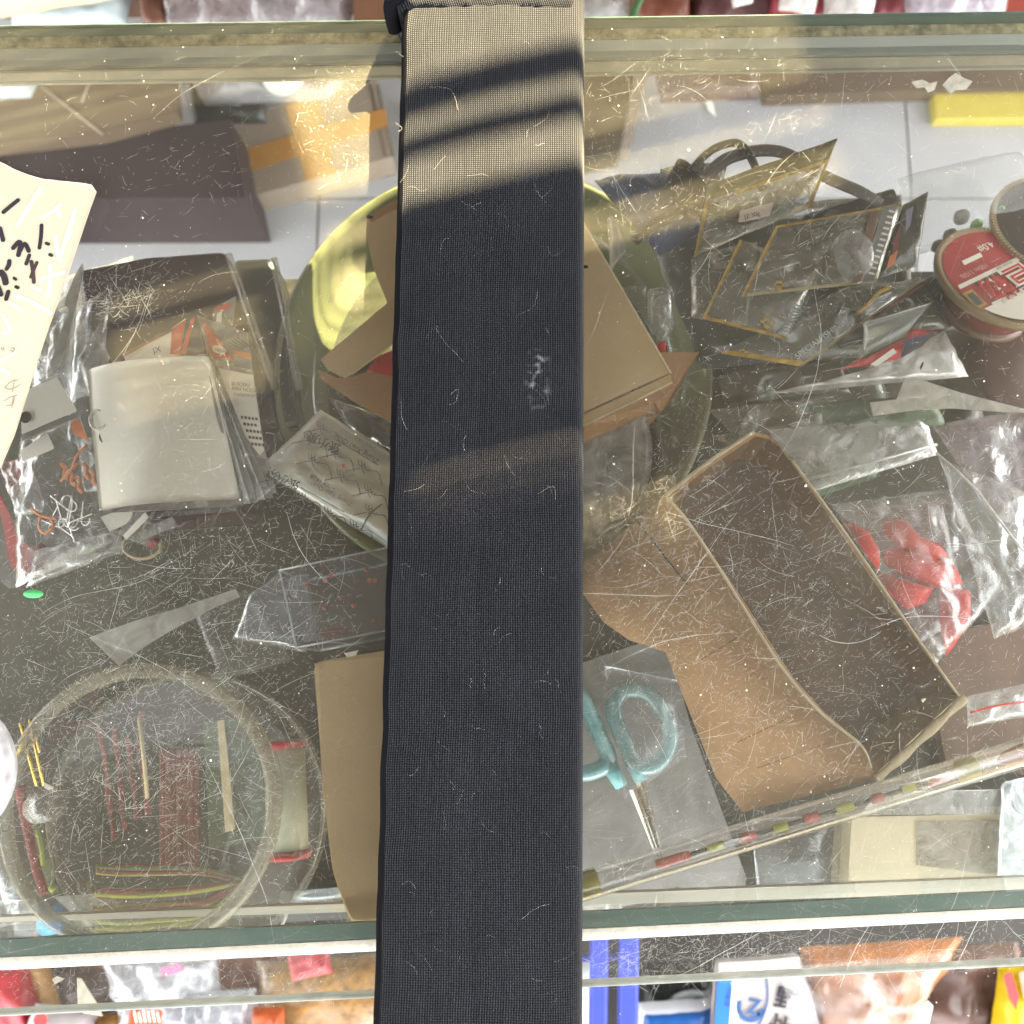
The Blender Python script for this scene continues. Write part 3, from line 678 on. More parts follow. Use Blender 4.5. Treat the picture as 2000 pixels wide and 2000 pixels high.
# ================================================================== inside the counter, left of the bar
m_white = M('white_board', C(234, 229, 215), .55, var=.05, vscale=25)
m_film = FILM('clear_film', veil=.09, rough=.14, wr=.35, wscale=40, gl=.9)
m_filmx = FILM('crumpled_film', veil=.16, rough=.2, wr=.5, wscale=45, gl=1.1)
m_hazy = FILM('hazy_film', (.9, .9, .9), .34, (.72, .72, .70), rough=.2, wr=.5, wscale=50)
m_milky = FILM('milky_film', (.9, .9, .88), .6, (.74, .73, .70), rough=.25, wr=.4, wscale=40)
m_hole = M('dark_gap', (.01, .01, .01, 1), .9)
m_red = M('red_print', C(196, 44, 44), .45, var=.1)
m_dkred = M('dark_red', C(104, 34, 36), .5, var=.25)
m_navy = M('navy_print', C(46, 48, 76), .45, var=.15)
m_grey = M('grey_print', C(128, 130, 130), .5, var=.1)
m_txt = M('dark_print', C(66, 66, 66), .6)
m_mar = M('dark_maroon_plastic', C(48, 28, 32, .8), .28, var=.3, vscale=20)
m_blk = M('black_plastic', C(34, 36, 34, .8), .3, var=.3, vscale=20)
m_orange = M('orange_plastic', C(214, 130, 84), .35, var=.15)
m_steel = M('bright_steel', (.72, .72, .70, 1), .18, metal=1, var=.05)
m_yell = M('yellow_print', C(170, 136, 52), .5, var=.55, vscale=150)

prism('blister_pack', [(150, 526), (290, 503), (432, 490), (444, 497), (520, 735), (470, 1000), (200, 1020)], .822, ZS + .001, m_mar, r=.003, label='dark maroon flat pack lying under the blank white card', cat='pack')
prism('blister_pack', [(454, 505), (533, 502), (546, 560), (585, 830), (540, 840), (500, 690)], .812, ZS + .001, m_blk, r=.003, label='black flat pack with a clear spine next to the jade plate', cat='pack')
for a, b, lab in [((446, 497), (538, 760), 'clear rounded plastic strip along the maroon pack'), ((535, 506), (585, 760), 'clear rounded plastic strip along the black pack')]:
    tube('plastic_strip', PL([a, ((a[0] + b[0]) / 2, (a[1] + b[1]) / 2), b], .826), .0022, FILM('spine_film', veil=.25, vcol=(.4, .38, .33), rough=.3, wr=.3, cap=.1), label=lab, cat='strip')
# clear bags under the note
pillow('clear_bag', [(70, 560), (260, 500), (240, 760), (60, 800)], .80, m_hazy, puff=.012, amp=.004, sc=60, seed=3, label='empty clear bag lying flat beside the paper note', cat='bag')
pillow('clear_bag', [(150, 600), (215, 560), (190, 880), (130, 860)], .825, m_film, puff=.004, amp=.003, sc=90, seed=9, label='narrow crinkled clear bag between the note and the blank card', cat='bag')
slab('plastic_sliver', [(160, 515), (163, 522), (152, 580), (146, 605), (128, 680), (106, 737), (98, 712), (118, 650), (135, 606), (126, 590), (134, 568), (146, 538)], .862, m_milky, th=.0008, label='long torn sliver of milky plastic beside the paper note', cat='sliver')
# the small hook bag with its white header
hb = T('hook_bag', 'clear bag of fishing hooks with white ruled header card', 'bag', P(120, 980, ZS))
sheet('header', [(40, 766), (111, 736), (150, 802), (42, 848)], .848, m_white, amp=0, parent=hb)
lathe('punch_hole', P(50, 815, .8487), [(1e-6, 0), (12 * PM(.85), 0)], m_hole, seg=24, parent=hb)
V = []; tick = []
for i in range(34):
    f = i / 33; x, y = 46 + 106 * f, 858 - 44 * f
    tick.append(stroke([(x, y, .8486), (x - 3, y - 8, .8486)], 0, 1.3, None, None))
sheet('ruled_strip', [(42, 850), (150, 805), (154, 814), (44, 861)], .848, M('grey_strip', C(150, 146, 138), .5), parent=hb)
multi('tick_marks', tick, m_txt, parent=hb, kind='stuff')
pillow('pouch', [(40, 855), (155, 808), (238, 1050), (30, 1148)], .828, m_film, puff=.011, amp=.004, sc=70, seed=12, parent=hb)
sheet('price_label', [(39, 881), (92, 845), (106, 876), (44, 901)], .846, m_white, rnd=.2, parent=hb)
slab('printed_tab', [(138, 828), (152, 817), (160, 830), (173, 864), (143, 846)], .847, m_orange, th=.0006, parent=hb)
def hook(px, py, ang, sz, i):
    c, s = math.cos(ang), math.sin(ang); pts = []
    prof = [(0, -1.6), (0, -.6), (0, .4)] + [(.45 - .45 * math.cos(a), .4 + .55 * math.sin(a)) for a in (.6, 1.2, 1.8, 2.4, 3.0)] + [(.86, .1)]
    for x, y in prof: pts.append(P(px + (x * c - y * s) * sz, py + (x * s + y * c) * sz, .842 + .0006 * (i % 5)))
    tube('hook', spline(pts, 4), .00042, m_steel, seg=6, parent=hb)
for i, (x, y, a, s_) in enumerate([(108, 1000, .5, 22), (120, 1010, -.3, 24), (133, 1005, .2, 24), (140, 990, 3.3, 22), (150, 1015, 1.2, 20), (118, 1030, 2.2, 20), (105, 1025, -1.2, 20), (135, 1028, 2.8, 20), (160, 1008, .1, 18), (126, 990, -.9, 22)]): hook(x, y, a, s_, i)
for pts in ([(60, 992), (75, 1004), (92, 1010), (112, 1014)], [(80, 1006), (76, 1030), (90, 1042), (104, 1026), (96, 1010)], [(170, 868), (150, 890), (140, 915), (118, 940)], [(128, 925), (140, 915), (152, 905)]):
    tube('cord', spline(PL(pts, .843), 5), .0007, m_orange, seg=6, parent=hb)
pillow('pink_pouch', [(2, 905), (60, 890), (68, 945), (20, 972)], .83, FILM('pink_film', (.8, .55, .55), .3, (.62, .4, .4), rough=.2), puff=.006, amp=.003, sc=80, label='small pinkish plastic pouch half under the paper note', cat='pouch')
rp = T('red_packet', 'glossy red packet in a clear sleeve at the left end of the shelf', 'packet', P(20, 1070, ZS))
slab('card', [(-40, 960), (0, 1000), (12, 1060), (20, 1105), (44, 1128), (62, 1100), (66, 1078), (30, 1040), (20, 1006), (-10, 950)], .82, m_red, th=.001, parent=rp)
slab('sleeve', [(-40, 950), (10, 985), (70, 1090), (60, 1130), (18, 1150), (-40, 1100)], .8225, m_film, th=.0006, parent=rp)
pillow('clear_bag', [(70, 1075), (236, 1035), (240, 1078), (50, 1148)], .812, m_hazy, puff=.006, amp=.003, sc=80, seed=4, label='flattened hazy bag in front of the hook bag', cat='bag')
pillow('dark_pouch', [(20, 1090), (80, 1060), (130, 1090), (70, 1130)], .80, m_dkred, puff=.005, amp=.002, label='dark red pouch under the hook bag', cat='pouch')
# fanned hook packets under the blank card
def card_curl(u, v): return .007 * math.sin(math.pi * min(1, u * 1.05)) + .0008 * math.sin(v * 5 + u * 9) - .003 * u * u
bc = T('blank_card', 'large blank white card with a punched hole on top of the fanned packets', 'card', P(320, 850, ZS))
sheet('board', [(172, 722), (405, 692), (466, 972), (192, 997)], .858, M('glossy_card', C(246, 242, 230), .28, var=.04, vscale=12, spec=.7), nu=28, nv=20, curl=card_curl, rnd=.035, parent=bc)
lathe('punch_hole', P(203, 852, .8596), [(1e-6, 0), (12 * PM(.86), 0)], m_hole, seg=24, xs=.85, ys=1.1, parent=bc)
tube('ring_sticker', [P(193 + 17 * math.cos(a), 820 + 18 * math.sin(a), .8597) for a in [i * .3927 for i in range(16)]], .001, m_hazy, closed=True, parent=bc)
lathe('sticker', P(193, 820, .8592), [(1e-6, 0), (15 * PM(.86), 0)], m_paper, seg=28, parent=bc)
m_sleeve = M('grey_sleeve', C(150, 146, 142), .3, var=.12, vscale=80)
m_sl2 = FILM('sleeve_film', (.85, .85, .85), .55, (.62, .61, .60), rough=.12, wr=.2)
names = ['uppermost', 'second', 'third', 'fourth', 'fifth']
for i in range(5):
    sheet('hook_packet', [(240, 735), (398 + 3 * i, 690 + 3 * i), (472 + 15 * i, 986 - 4 * i), (215, 1000)], .8555 - .0035 * i, m_sl2 if i % 2 else m_sleeve, th=.0016, nu=10, nv=10, curl=lambda u, v: -.002 * v,
          label='%s grey sleeved packet fanned out below the blank card' % names[i], cat='packet', group='packets fanned out below the blank card')
hp = T('hook_packet', 'fanned packet with a red corner and an oval emblem on its header', 'packet', P(450, 800, ZS), group='packets fanned out below the blank card')
zz = .838
slab('sleeve', [(384, 616), (484, 650), (494, 725), (512, 860), (540, 962), (470, 985), (420, 735)], zz, m_sl2, th=.0012, parent=hp)
slab('header', [(388, 620), (482, 652), (493, 723), (418, 700)], zz + .0009, m_grey, th=.0006, parent=hp)
slab('red_corner', [(394, 622), (428, 662), (458, 704), (413, 696)], zz + .0014, m_red, th=.0003, parent=hp)
lathe('oval_emblem', P(428, 683, zz + .0015), [(1e-6, .0002), (15 * PM(zz), .0002), (15 * PM(zz), 0)], m_white, seg=28, ys=.55, rot=-.3, parent=hp)
ptext('NEW', (419, 685), (438, 690), zz + .002, 9, m_red, parent=hp)
slab('orange_band', [(452, 682), (490, 690), (490, 702), (458, 694)], zz + .0014, m_orange, th=.0003, parent=hp)
multi('printed_lines', [stroke([(446 + 6 * i, 668 - 3 * i, zz + .0014), (474 + 4 * i, 682 - 2 * i, zz + .0014)], 0, 2.2, None, None) for i in range(4)], m_txt, parent=hp)
slab('back_card', [(426, 718), (494, 733), (516, 880), (507, 890), (478, 850)], zz + .0009, m_white, th=.0006, parent=hp)
cz = zz + .0013
for k, (y, sx, txt) in enumerate([(752, 448, '50-3CEKI'), (762, 452, 'FISH HOOK'), (772, 456, 'CARBON STEEL')]): ptext(txt, (sx, y), (sx + 50, y + 5), cz, 10 if k < 2 else 8, m_txt, parent=hp)
for k in range(5):
    x0, y0 = 470 + 5 * k, 812 + 13 * k
    for j in range(5 - (k % 2)): slab('printed_block', [(x0 + j * 7, y0 + j * .8), (x0 + 5 + j * 7, y0 + .6 + j * .8), (x0 + 5.5 + j * 7, y0 + 6 + j * .8), (x0 + .5 + j * 7, y0 + 5 + j * .8)], cz, m_txt, th=.0002, parent=hp)
for pts, mat, lab in [([(240, 690), (338, 640), (362, 622), (352, 692), (250, 720)], m_white, 'white and red packet header poking up behind the blank card, left one'), ([(362, 630), (386, 618), (400, 690), (352, 694)], m_navy, 'navy and red packet header poking up behind the blank card')]:
    r_ = T('packet_header', lab, 'packet', P(pts[0][0], pts[0][1], ZS)); slab('card', pts, .842, mat, th=.0008, parent=r_)
    if mat is m_white:
        slab('red_stripe', [(336, 642), (362, 624), (352, 692), (332, 692)], .8426, m_red, th=.0003, parent=r_); slab('red_stripe', [(240, 690), (336, 641), (337, 646), (244, 695)], .8427, m_dkred, th=.0003, parent=r_)
        ptext('JX', (300, 690), (320, 684), .8427, 16, m_txt, parent=r_)
    else: slab('red_stripe', [(374, 622), (381, 620), (362, 692), (352, 692)], .8426, m_red, th=.0003, parent=r_)
r_ = T('small_card', 'small upright white card with red print beside the fanned packets', 'card', P(440, 600, ZS))
slab('board', [(418, 602), (462, 577), (453, 640), (415, 634)], .836, m_hazy, th=.0006, parent=r_); slab('red_print', [(422, 600), (450, 590), (448, 602), (420, 608)], .8366, m_red, th=.0002, parent=r_); slab('white_print', [(424, 612), (434, 606), (432, 630), (422, 628)], .8366, m_white, th=.0002, parent=r_)
# pieces sticking out below the blank card
r_ = T('plastic_case', 'small white and clear plastic case sticking out below the blank card', 'case', P(265, 1020, ZS))
prism('case_body', [(232, 1040), (272, 992), (290, 1010), (246, 1053)], .832, .80, m_hazy, parent=r_); prism('rim_strip', [(240, 1046), (283, 1000), (290, 1010), (246, 1054)], .8335, .8322, m_white, parent=r_)
slab('clear_card', [(268, 1040), (336, 1008), (348, 1028), (280, 1053)], .825, m_hazy, th=.0008, label='clear card poking out below the blank card', cat='card')
slab('text_card', [(196, 1010), (262, 985), (256, 1018), (214, 1038)], .829, m_white, th=.0007, label='small printed card just below the blank card', cat='card')
rg = T('rubber_ring', 'thin tan rubber ring with a red bead below the blank card', 'ring', P(277, 1068, ZS))
tube('ring', [P(277 + 37 * math.cos(a), 1066 + 25 * math.sin(a), .80) for a in [i * .2618 for i in range(24)]], .0009, M('tan_rubber', C(150, 132, 100), .5), closed=True, parent=rg)
lathe('bead', P(304, 1060, .797), [(1e-6, .008), (.003, .007), (.0042, .004), (.003, .001), (1e-6, 0)], m_dkred, seg=20, parent=rg)
# silver sachet
sa = T('silver_sachet', 'silver foil sachet printed with zigzags and lettering beside the bar', 'sachet', P(680, 930, ZS))
m_foil = M('silver_foil', C(196, 198, 192), .34, metal=.72, var=.1, vscale=30, bump=.25, bscale=120)
pillow('foil', [(505, 916), (626, 800), (818, 916), (802, 1098)], .834, m_foil, puff=.006, nu=28, nv=24, amp=.0016, sc=55, seed=21, flat=.25, parent=sa)
sz = .8422
ptext('Zhang Xiao Quan', (742, 899), (655, 846), sz, 14.5, m_txt, parent=sa); ptext('Since 1628', (735, 874), (668, 836), sz - .001, 11, m_grey, parent=sa)
ptext('Zhang Xiao Quan', (690, 983), (584, 926), sz, 13, m_grey, parent=sa); ptext('Since 1628', (656, 955), (598, 918), sz, 13, m_txt, parent=sa)
ptext('张小泉', (588, 945), (540, 920), sz, 24, m_txt, parent=sa, bold=.01) ; ptext('张小泉', (668, 872), (612, 846), sz, 24, m_txt, parent=sa, bold=.01)
zig = []
def zg(x, y): zig.append(stroke([(x - 30, y + 6, sz), (x - 2, y, sz)], 0, 1.7, None, None)); zig.append(stroke([(x, y, sz), (x + 5, y + 10, sz)], 0, 1.7, None, None)); [zig.append(stroke([(x - 6 + 6 * k, y - 16 + 3 * k, sz), (x - 4 + 6 * k, y - 5 + 4 * k, sz), (x + 5 + 6 * k, y - 6 + 4 * k, sz)], 0, 1.7, None, None)) for k in range(3)]; zig.append(stroke([(x + 12, y + 6, sz), (x + 32, y + 8, sz), (x + 40, y + 34, sz)], 0, 1.7, None, None))
for x, y in [(600, 860), (652, 888), (706, 914), (608, 900), (664, 932), (718, 962), (590, 975), (640, 1004), (690, 1030), (720, 1000), (540, 935), (625, 838)]: zg(x, y)
for a, b in [((588, 952), (672, 1000)), ((652, 856), (738, 908))]: zig.append(stroke([(*a, sz), (*b, sz)], 0, 1.8, None, None))
zig.append(stroke([(745, 985, sz), (722, 1005, sz), (706, 1034, sz)], 0, 3, None, None))
multi('zigzag_print', zig, M('pale_print_line', C(104, 104, 102), .5), parent=sa)
slab('red_speck', [(667, 907), (673, 905), (675, 911), (669, 913)], sz + .0003, m_red, th=.0003, parent=sa)
pillow('clear_bag', [(640, 775), (770, 820), (790, 900), (690, 850)], .815, m_film, puff=.008, amp=.004, sc=70, seed=31, label='clear bag tucked between the silver sachet and the plate', cat='bag')
# clear box of red beads
bb = T('bead_box', 'clear plastic box holding a few red beads beside the bar', 'box', P(680, 1170, ZS))
bx_top = [(546, 1114), (800, 1060), (806, 1222), (579, 1265)]
prism('box_wall', bx_top, .868, .806, FILM('bluish_box', (.86, .89, .93), .17, (.46, .50, .58), rough=.12, wr=.3, wscale=30, cap=.3), parent=bb)
m_clr2 = FILM('box_edge', (.9, .95, 1), .45, (.75, .82, .88), rough=.08, wr=.2)
qq = PL(bx_top, .8685); qb = [Vector((p.x, p.y, .807)) for p in qq]
for i in range(4):
    tube('box_edge', [qq[i], qq[(i + 1) % 4]], .0005, m_clr2, seg=6, parent=bb); tube('box_edge', [qb[i], qb[(i + 1) % 4]], .0007, m_clr2, seg=6, parent=bb); tube('box_edge', [qq[i], qb[i]], .0007, m_clr2, seg=6, parent=bb)
m_bead_r = M('coral_bead', C(206, 92, 84), .35, var=.1)
bd0 = None
for i, (x, y) in enumerate([(600, 1143), (636, 1134), (648, 1124), (668, 1169), (692, 1183), (635, 1187), (731, 1211), (717, 1114), (723, 1134), (733, 1133)]):
    if bd0 is None: bd0 = lathe('bead', P(x, y, .83), [(1e-6, .0026), (.0011, .0022), (.0014, .0013), (.0011, .0004), (1e-6, 0)], m_bead_r, seg=14, parent=bb)
    else: dup(bd0, P(x, y, .82 + .004 * (i % 3)), parent=bb)
slab('paper_insert', [(560, 1130), (600, 1120), (625, 1250), (590, 1255)], .809, m_grey, th=.0006, parent=bb)
slab('tackle_shape', [(615, 1235), (660, 1222), (690, 1232), (650, 1246)], .811, m_dkred, th=.002, parent=bb)
pillow('clear_flap', [(488, 1160), (552, 1108), (600, 1275), (452, 1250)], .838, FILM('pale_blue_film', (.88, .91, .95), .3, (.50, .55, .62), rough=.15, wr=.4, wscale=35, cap=.3), puff=.008, amp=.0025, sc=40, seed=5, label='puffy pale blue plastic wrap beside the bead box', cat='flap')
slab('plastic_strip', [(174, 1245), (262, 1213), (351, 1187), (460, 1150), (468, 1166), (420, 1186), (343, 1226), (290, 1258), (232, 1300)], .852, m_milky, th=.0008, label='curved milky plastic strip lying on the dark shelf', cat='strip')
pillow('clear_bag', [(370, 1180), (480, 1150), (570, 1290), (430, 1330)], .80, FILM('dull_film', veil=.10, vcol=(.5, .5, .48), rough=.3, wr=.2, cap=.05), puff=.004, amp=.0015, sc=70, seed=41, label='crumpled clear bag behind the tan box', cat='bag')
# tan carton
m_kraft = M('kraft_board', C(196, 168, 124), .75, var=.1, vscale=14, bump=.12, bscale=200)
m_kraft2 = M('brown_board', C(168, 126, 84), .75, var=.14, vscale=16, bump=.15, bscale=150)
m_kraft3 = M('worn_brown_board', C(142, 110, 80), .8, var=.22, vscale=18, bump=.2, bscale=120)
m_kedge = M('board_edge', C(214, 196, 160), .8, var=.15, vscale=150)
tb = T('tan_carton', 'tall plain tan carton half hidden by the fabric bar', 'carton', P(690, 1550, ZS))
prism('carton_wall', [(610, 1298), (626, 1290), (800, 1262), (806, 1802), (694, 1810), (678, 1796), (648, 1702), (630, 1544)], .876, .78, m_kraft, r=.0035, parent=tb)
slab('paper_scrap', [(672, 1276), (700, 1270), (695, 1280), (678, 1284)], .8772, m_white, th=.0005, label='tiny white scrap on the end of the tan carton', cat='scrap')
# jade plate with the kraft carton
m_jade = M('jade_rim', C(118, 124, 90), .12, var=.08, vscale=14, spec=.7)
m_jade.node_tree.nodes['Principled BSDF'].inputs['Subsurface Weight'].default_value = .25; m_jade.node_tree.nodes['Principled BSDF'].inputs['Subsurface Radius'].default_value = (.006, .007, .003)
m_jadew = FILM('jade_well', (.50, .54, .40), .34, (.34, .36, .24), rough=.15, wr=.06, wscale=20)
pl = T('jade_plate', 'large round translucent jade green plate under the fabric bar', 'plate', P(964, 735, ZS))
RP = 428 * PM(.812, 720); pc = P(963, 722, .812); pc.z = ZS
lathe('rim', pc, [(RP * .80, .0045), (RP * .85, .0075), (RP * .895, .015), (RP * .93, .025), (RP * .96, .0345), (RP * .98, .0385), (RP * .995, .0385), (RP * 1.004, .0365), (RP * .998, .033), (RP * .96, .027), (RP * .92, .016), (RP * .87, .006), (RP * .80, .002)], m_jade, seg=128, parent=pl)
lathe('well', pc, [(1e-6, .0022), (RP * .70, .0022), (RP * .81, .0046)], m_jadew, seg=96, parent=pl)
kc = T('kraft_carton', 'opened kraft carton with loose flaps lying in the jade plate', 'carton', P(1000, 650, ZS))
zt = .842
slab('top_panel', [(1308, 726), (1136, 806), (985, 876), (800, 560), (790, 480), (1085, 340)], zt, m_kraft, th=.003, parent=kc)
slab('front_strip', [(1310, 731), (1313, 746), (1136, 832), (990, 900), (986, 880), (1136, 811)], zt - .002, m_kraft, th=.002, parent=kc)
add('front_wall', PL([(1313, 746, zt - .0025), (1136, 832, zt - .0025), (990, 902, zt - .0025), (1010, 930, .80), (1152, 866, .80), (1194, 873, .80), (1288, 806, .80), (1300, 780, .805)], zt), [(0, 1, 2, 3, 4, 5, 6, 7)], m_kraft2, parent=kc)
slab('side_flap', [(1290, 688, .825), (1365, 688, .818), (1316, 776, .812), (1290, 806, .806), (1270, 770, .815)], .82, m_kraft2, th=.0025, parent=kc)
slab('torn_flap', [(1140, 860), (1288, 806), (1262, 838), (1210, 862), (1194, 874), (1150, 868)], .802, m_kraft2, th=.0022, parent=kc)
tube('cut_edge', PL([(1310, 729), (1090, 350)], zt + .0003), .0006, m_kedge, seg=5, parent=kc)
tube('cut_edge', PL([(1313, 747), (1136, 833)], zt - .0016), .0006, m_kedge, seg=5, parent=kc)
slab('left_flap', [(716, 424), (738, 412), (830, 372), (830, 640), (772, 630), (728, 520), (713, 450)], zt - .002, m_kraft, th=.0025, parent=kc)
slab('fold_lip', [(716, 424), (760, 398), (830, 366), (830, 378), (760, 410), (724, 430)], zt + .004, m_kraft2, th=.003, parent=kc)
slab('narrow_flap', [(763, 586), (626, 702), (640, 722), (672, 736), (690, 728), (830, 625), (830, 540)], zt + .006, m_kraft, th=.002, parent=kc)
slab('base_panel', [(620, 722), (628, 742), (700, 788), (830, 862), (830, 690), (690, 735), (660, 738)], .824, m_kraft2, th=.0025, parent=kc)
for x, y in [(722, 424), (1142, 521)]: lathe('slot', P(x, y, zt + .0044 if x < 900 else zt + .0004), [(1e-6, 0), (6 * PM(zt), 0)], m_hole, seg=14, xs=1.3, ys=.6, parent=kc)
slab('red_wrapper', [(738, 696), (775, 680), (790, 740), (716, 724)], .832, m_red, th=.001, label='scrap of red wrapper inside the kraft carton', cat='wrapper')
vi = T('clear_vial', 'small clear plastic vial with a red tip in the jade plate', 'vial', P(1290, 610, ZS))
A, B = P(1289, 566, .82), P(1292, 668, .82); d = (B - A); L_ = d.length
lathe('vial_body', A, [(.0001, 0), (.0068, .0008), (.0078, .003), (.0078, L_ * .72), (.005, L_ * .86), (.0032, L_ * .9), (.0032, L_)], FILM('vial_clear', veil=.3, rough=.06, wr=.1, gl=2), seg=28, axis=d, parent=vi)
lathe('tip', B + d * .02, [(.0028, 0), (.0028, .005), (1e-6, .006)], m_red, seg=16, axis=d, parent=vi)
sheet('clear_wrap', [(1190, 560), (1262, 558), (1262, 660), (1215, 650)], .822, m_film, amp=.003, sc=70, seed=3, label='loose clear wrap next to the vial in the plate', cat='wrap')
sheet('pale_petal', [(1186, 428), (1200, 424), (1224, 490), (1192, 532)], .835, m_milky, nu=10, nv=10, curl=lambda u, v: .004 * math.sin(3 * u), label='pale curled scrap of plastic at the back of the plate', cat='scrap')
lathe('tub_lid', P(1080, 885, .796), [(1e-6, .010), (150 * PM(.8), .010), (178 * PM(.8), .012), (192 * PM(.8), .011), (195 * PM(.8), .006), (190 * PM(.8), 0)], FILM('grey_lid', (.8, .8, .8), .6, (.5, .51, .5), rough=.2, wr=.1), seg=72, label='grey translucent tub lid at the front of the jade plate', cat='lid')
lathe('black_ring', P(1085, 900, .785), [(178 * PM(.8), 0), (205 * PM(.8), .003), (214 * PM(.8), .006), (208 * PM(.8), .0), (178 * PM(.8), -.0005)], m_blk, seg=72, label='black plastic ring under the grey tub lid', cat='ring')
# round clear tub of lures
tu = T('clear_tub', 'round clear plastic tub full of red and green lures', 'tub', P(275, 1575, ZS))
zc_ = .868; rt_ = 262 * PM(zc_, 1575); tcn = P(273, 1575, zc_)
m_tub = FILM('tub_clear', (.9, .9, .86), .06, (.6, .58, .5), rough=.08, wr=.1, gl=1.4)
m_rim = M('tub_rim', C(178, 173, 152), .1, var=.1, alpha=.5, spec=1)
tube('rim', [tcn + Vector((rt_ * math.cos(a), rt_ * math.sin(a), 0)) for a in [i * 2 * math.pi / 96 for i in range(96)]], .0040, m_rim, closed=True, seg=8, parent=tu)
lathe('tub_wall', (tcn.x, tcn.y, ZS), [(rt_ * .9, .003), (rt_ * .93, .02), (rt_ * .99, zc_ - ZS)], m_tub, seg=72, parent=tu)
zl_ = .838; tl2 = P(366, 1590, zl_); r2 = 268 * PM(zl_, 1590)
ld = T('plastic_lid', 'larger clear round lid partly under the clear tub', 'lid', P(366, 1590, ZS))  # a loose clear lid
tube('rim', [tl2 + Vector((r2 * math.cos(a), r2 * math.sin(a), 0)) for a in [i * 2 * math.pi / 96 for i in range(96)]], .0020, M('lid_rim', C(150, 146, 130), .15, alpha=.22, spec=1), closed=True, seg=8, parent=ld)
lathe('lid_top', (tl2.x, tl2.y, zl_ - .002), [(1e-6, 0), (r2 * .97, 0), (r2, .0015)], FILM('lid_clear', (.86, .84, .78), .15, (.42, .40, .32), rough=.1, wr=.2), seg=72, parent=ld)
m_lure = M('red_skirt', C(108, 34, 36), .5, var=.35, vscale=120, streak=(1, 1, 1))
m_lureg = M('olive_skirt', C(86, 92, 52), .5, var=.35, vscale=120)
m_limeg = M('lime_strand', C(150, 158, 52), .5, var=.2)
m_dkbag = M('dark_green_bag', C(62, 84, 60), .35, var=.3, vscale=24)
slab('black_sheet', [(64, 1400), (500, 1380), (520, 1700), (300, 1756), (115, 1762)], .783, m_blk, th=.002, label='black sheet under the lures in the tub', cat='sheet')
for i, pts in enumerate([[(195, 1415), (205, 1480), (212, 1540), (218, 1600), (224, 1640)], [(225, 1420), (230, 1480), (236, 1530), (240, 1590), (246, 1620)], [(250, 1440), (256, 1490), (262, 1540), (268, 1600)], [(280, 1385), (272, 1430), (278, 1500), (290, 1590)]]):
    tube('red_lure', spline([P(x, y, .80 + .002 * math.sin(k * 2 + i)) for k, (x, y) in enumerate(pts)], 6), lambda t: .0016 + .0012 * math.sin(t * 14) * .4, m_lure, seg=8, flat=.6,
         label=['leftmost thin upright red soft lure in the clear tub', 'second thin upright red soft lure in the clear tub', 'third thin upright red soft lure in the clear tub', 'longest upright red soft lure in the clear tub, ending highest'][i], cat='lure', group='thin red lures in the tub')
tube('pale_stick', PL([(272, 1402), (280, 1470), (288, 1560)], .806), .0012, m_kedge, seg=6, label='thin pale stick among the red lures', cat='stick')
r_ = T('red_lure_pack', 'flat pack of dark red lure strips in the clear tub', 'pack', P(355, 1590, ZS))
for i in range(7): tube('strip', spline([P(318 + 11 * i + 3 * n2(i, k), 1462 + 60 * k, .80 + .001 * (i % 2)) for k in range(5)], 4), .0018, m_lure if i != 3 else m_dkred, seg=6, flat=.5, parent=r_)
r_ = T('green_lure_pack', 'dark green lure pack with a pale stick across it', 'pack', P(460, 1520, ZS))
slab('pack', [(396, 1412), (508, 1400), (520, 1600), (512, 1640), (410, 1660)], .80, m_dkbag, th=.004, parent=r_)
slab('pale_stick', [(424, 1408), (437, 1406), (459, 1620), (440, 1626)], .803, m_kedge, th=.0015, parent=r_)
def skirt(pts, lab, k):
    rt = T('skirt_lure', lab, 'lure', P(pts[0][0], pts[0][1], ZS), group='red and green skirt lures tied together at the right')
    for j in range(5):
        o = (j - 2) * 4.2; q = [P(x, y + o * (1 - .75 * (i / (len(pts) - 1)) ** 2) + 1.5 * n2(i, j, k), .812 + .0016 * (j % 2) + .0003 * k) for i, (x, y) in enumerate(pts)]
        tube('strand', spline(q, 6), .00125 if j < 4 else .0009, [m_lure, m_lureg, m_lure, m_dkred, m_limeg][(j + k) % 5 if j != 4 else (4 if k != 1 else 2)], seg=6, flat=.6, parent=rt)
skirt([(188, 1696), (230, 1700), (300, 1700), (380, 1700), (430, 1708), (474, 1722)], 'topmost red and green skirt lure in the clear tub', 0)
skirt([(185, 1742), (240, 1746), (310, 1744), (380, 1738), (430, 1730), (474, 1723)], 'second red and green skirt lure from the top in the clear tub', 1)
skirt([(182, 1782), (240, 1780), (320, 1772), (390, 1764), (430, 1748), (474, 1725)], 'third red and green skirt lure from the top in the clear tub', 2)
skirt([(186, 1804), (240, 1808), (310, 1802), (380, 1796), (430, 1768), (475, 1727)], 'lowest red and green skirt lure in the clear tub', 3)
tube('red_lure', spline(PL([(38, 1535), (46, 1580), (58, 1640), (72, 1700), (88, 1748)], .81), 6), lambda t: .0031 - .0006 * t, m_lure, seg=10, flat=.6, label='thick dark red worm along the left wall of the clear tub', cat='lure')
r_ = T('olive_lure', 'olive strip lure beside the thick red worm', 'lure', P(90, 1660, ZS))
slab('strip', [(62, 1600), (80, 1590), (96, 1660), (112, 1745), (90, 1748)], .803, m_lureg, th=.002, parent=r_)
tube('strand', spline(PL([(72, 1620), (80, 1650), (84, 1690)], .8045), 5), .0012, m_limeg, seg=6, parent=r_); tube('strand', PL([(98, 1730), (106, 1738)], .8045), .0022, m_limeg, seg=8, parent=r_)
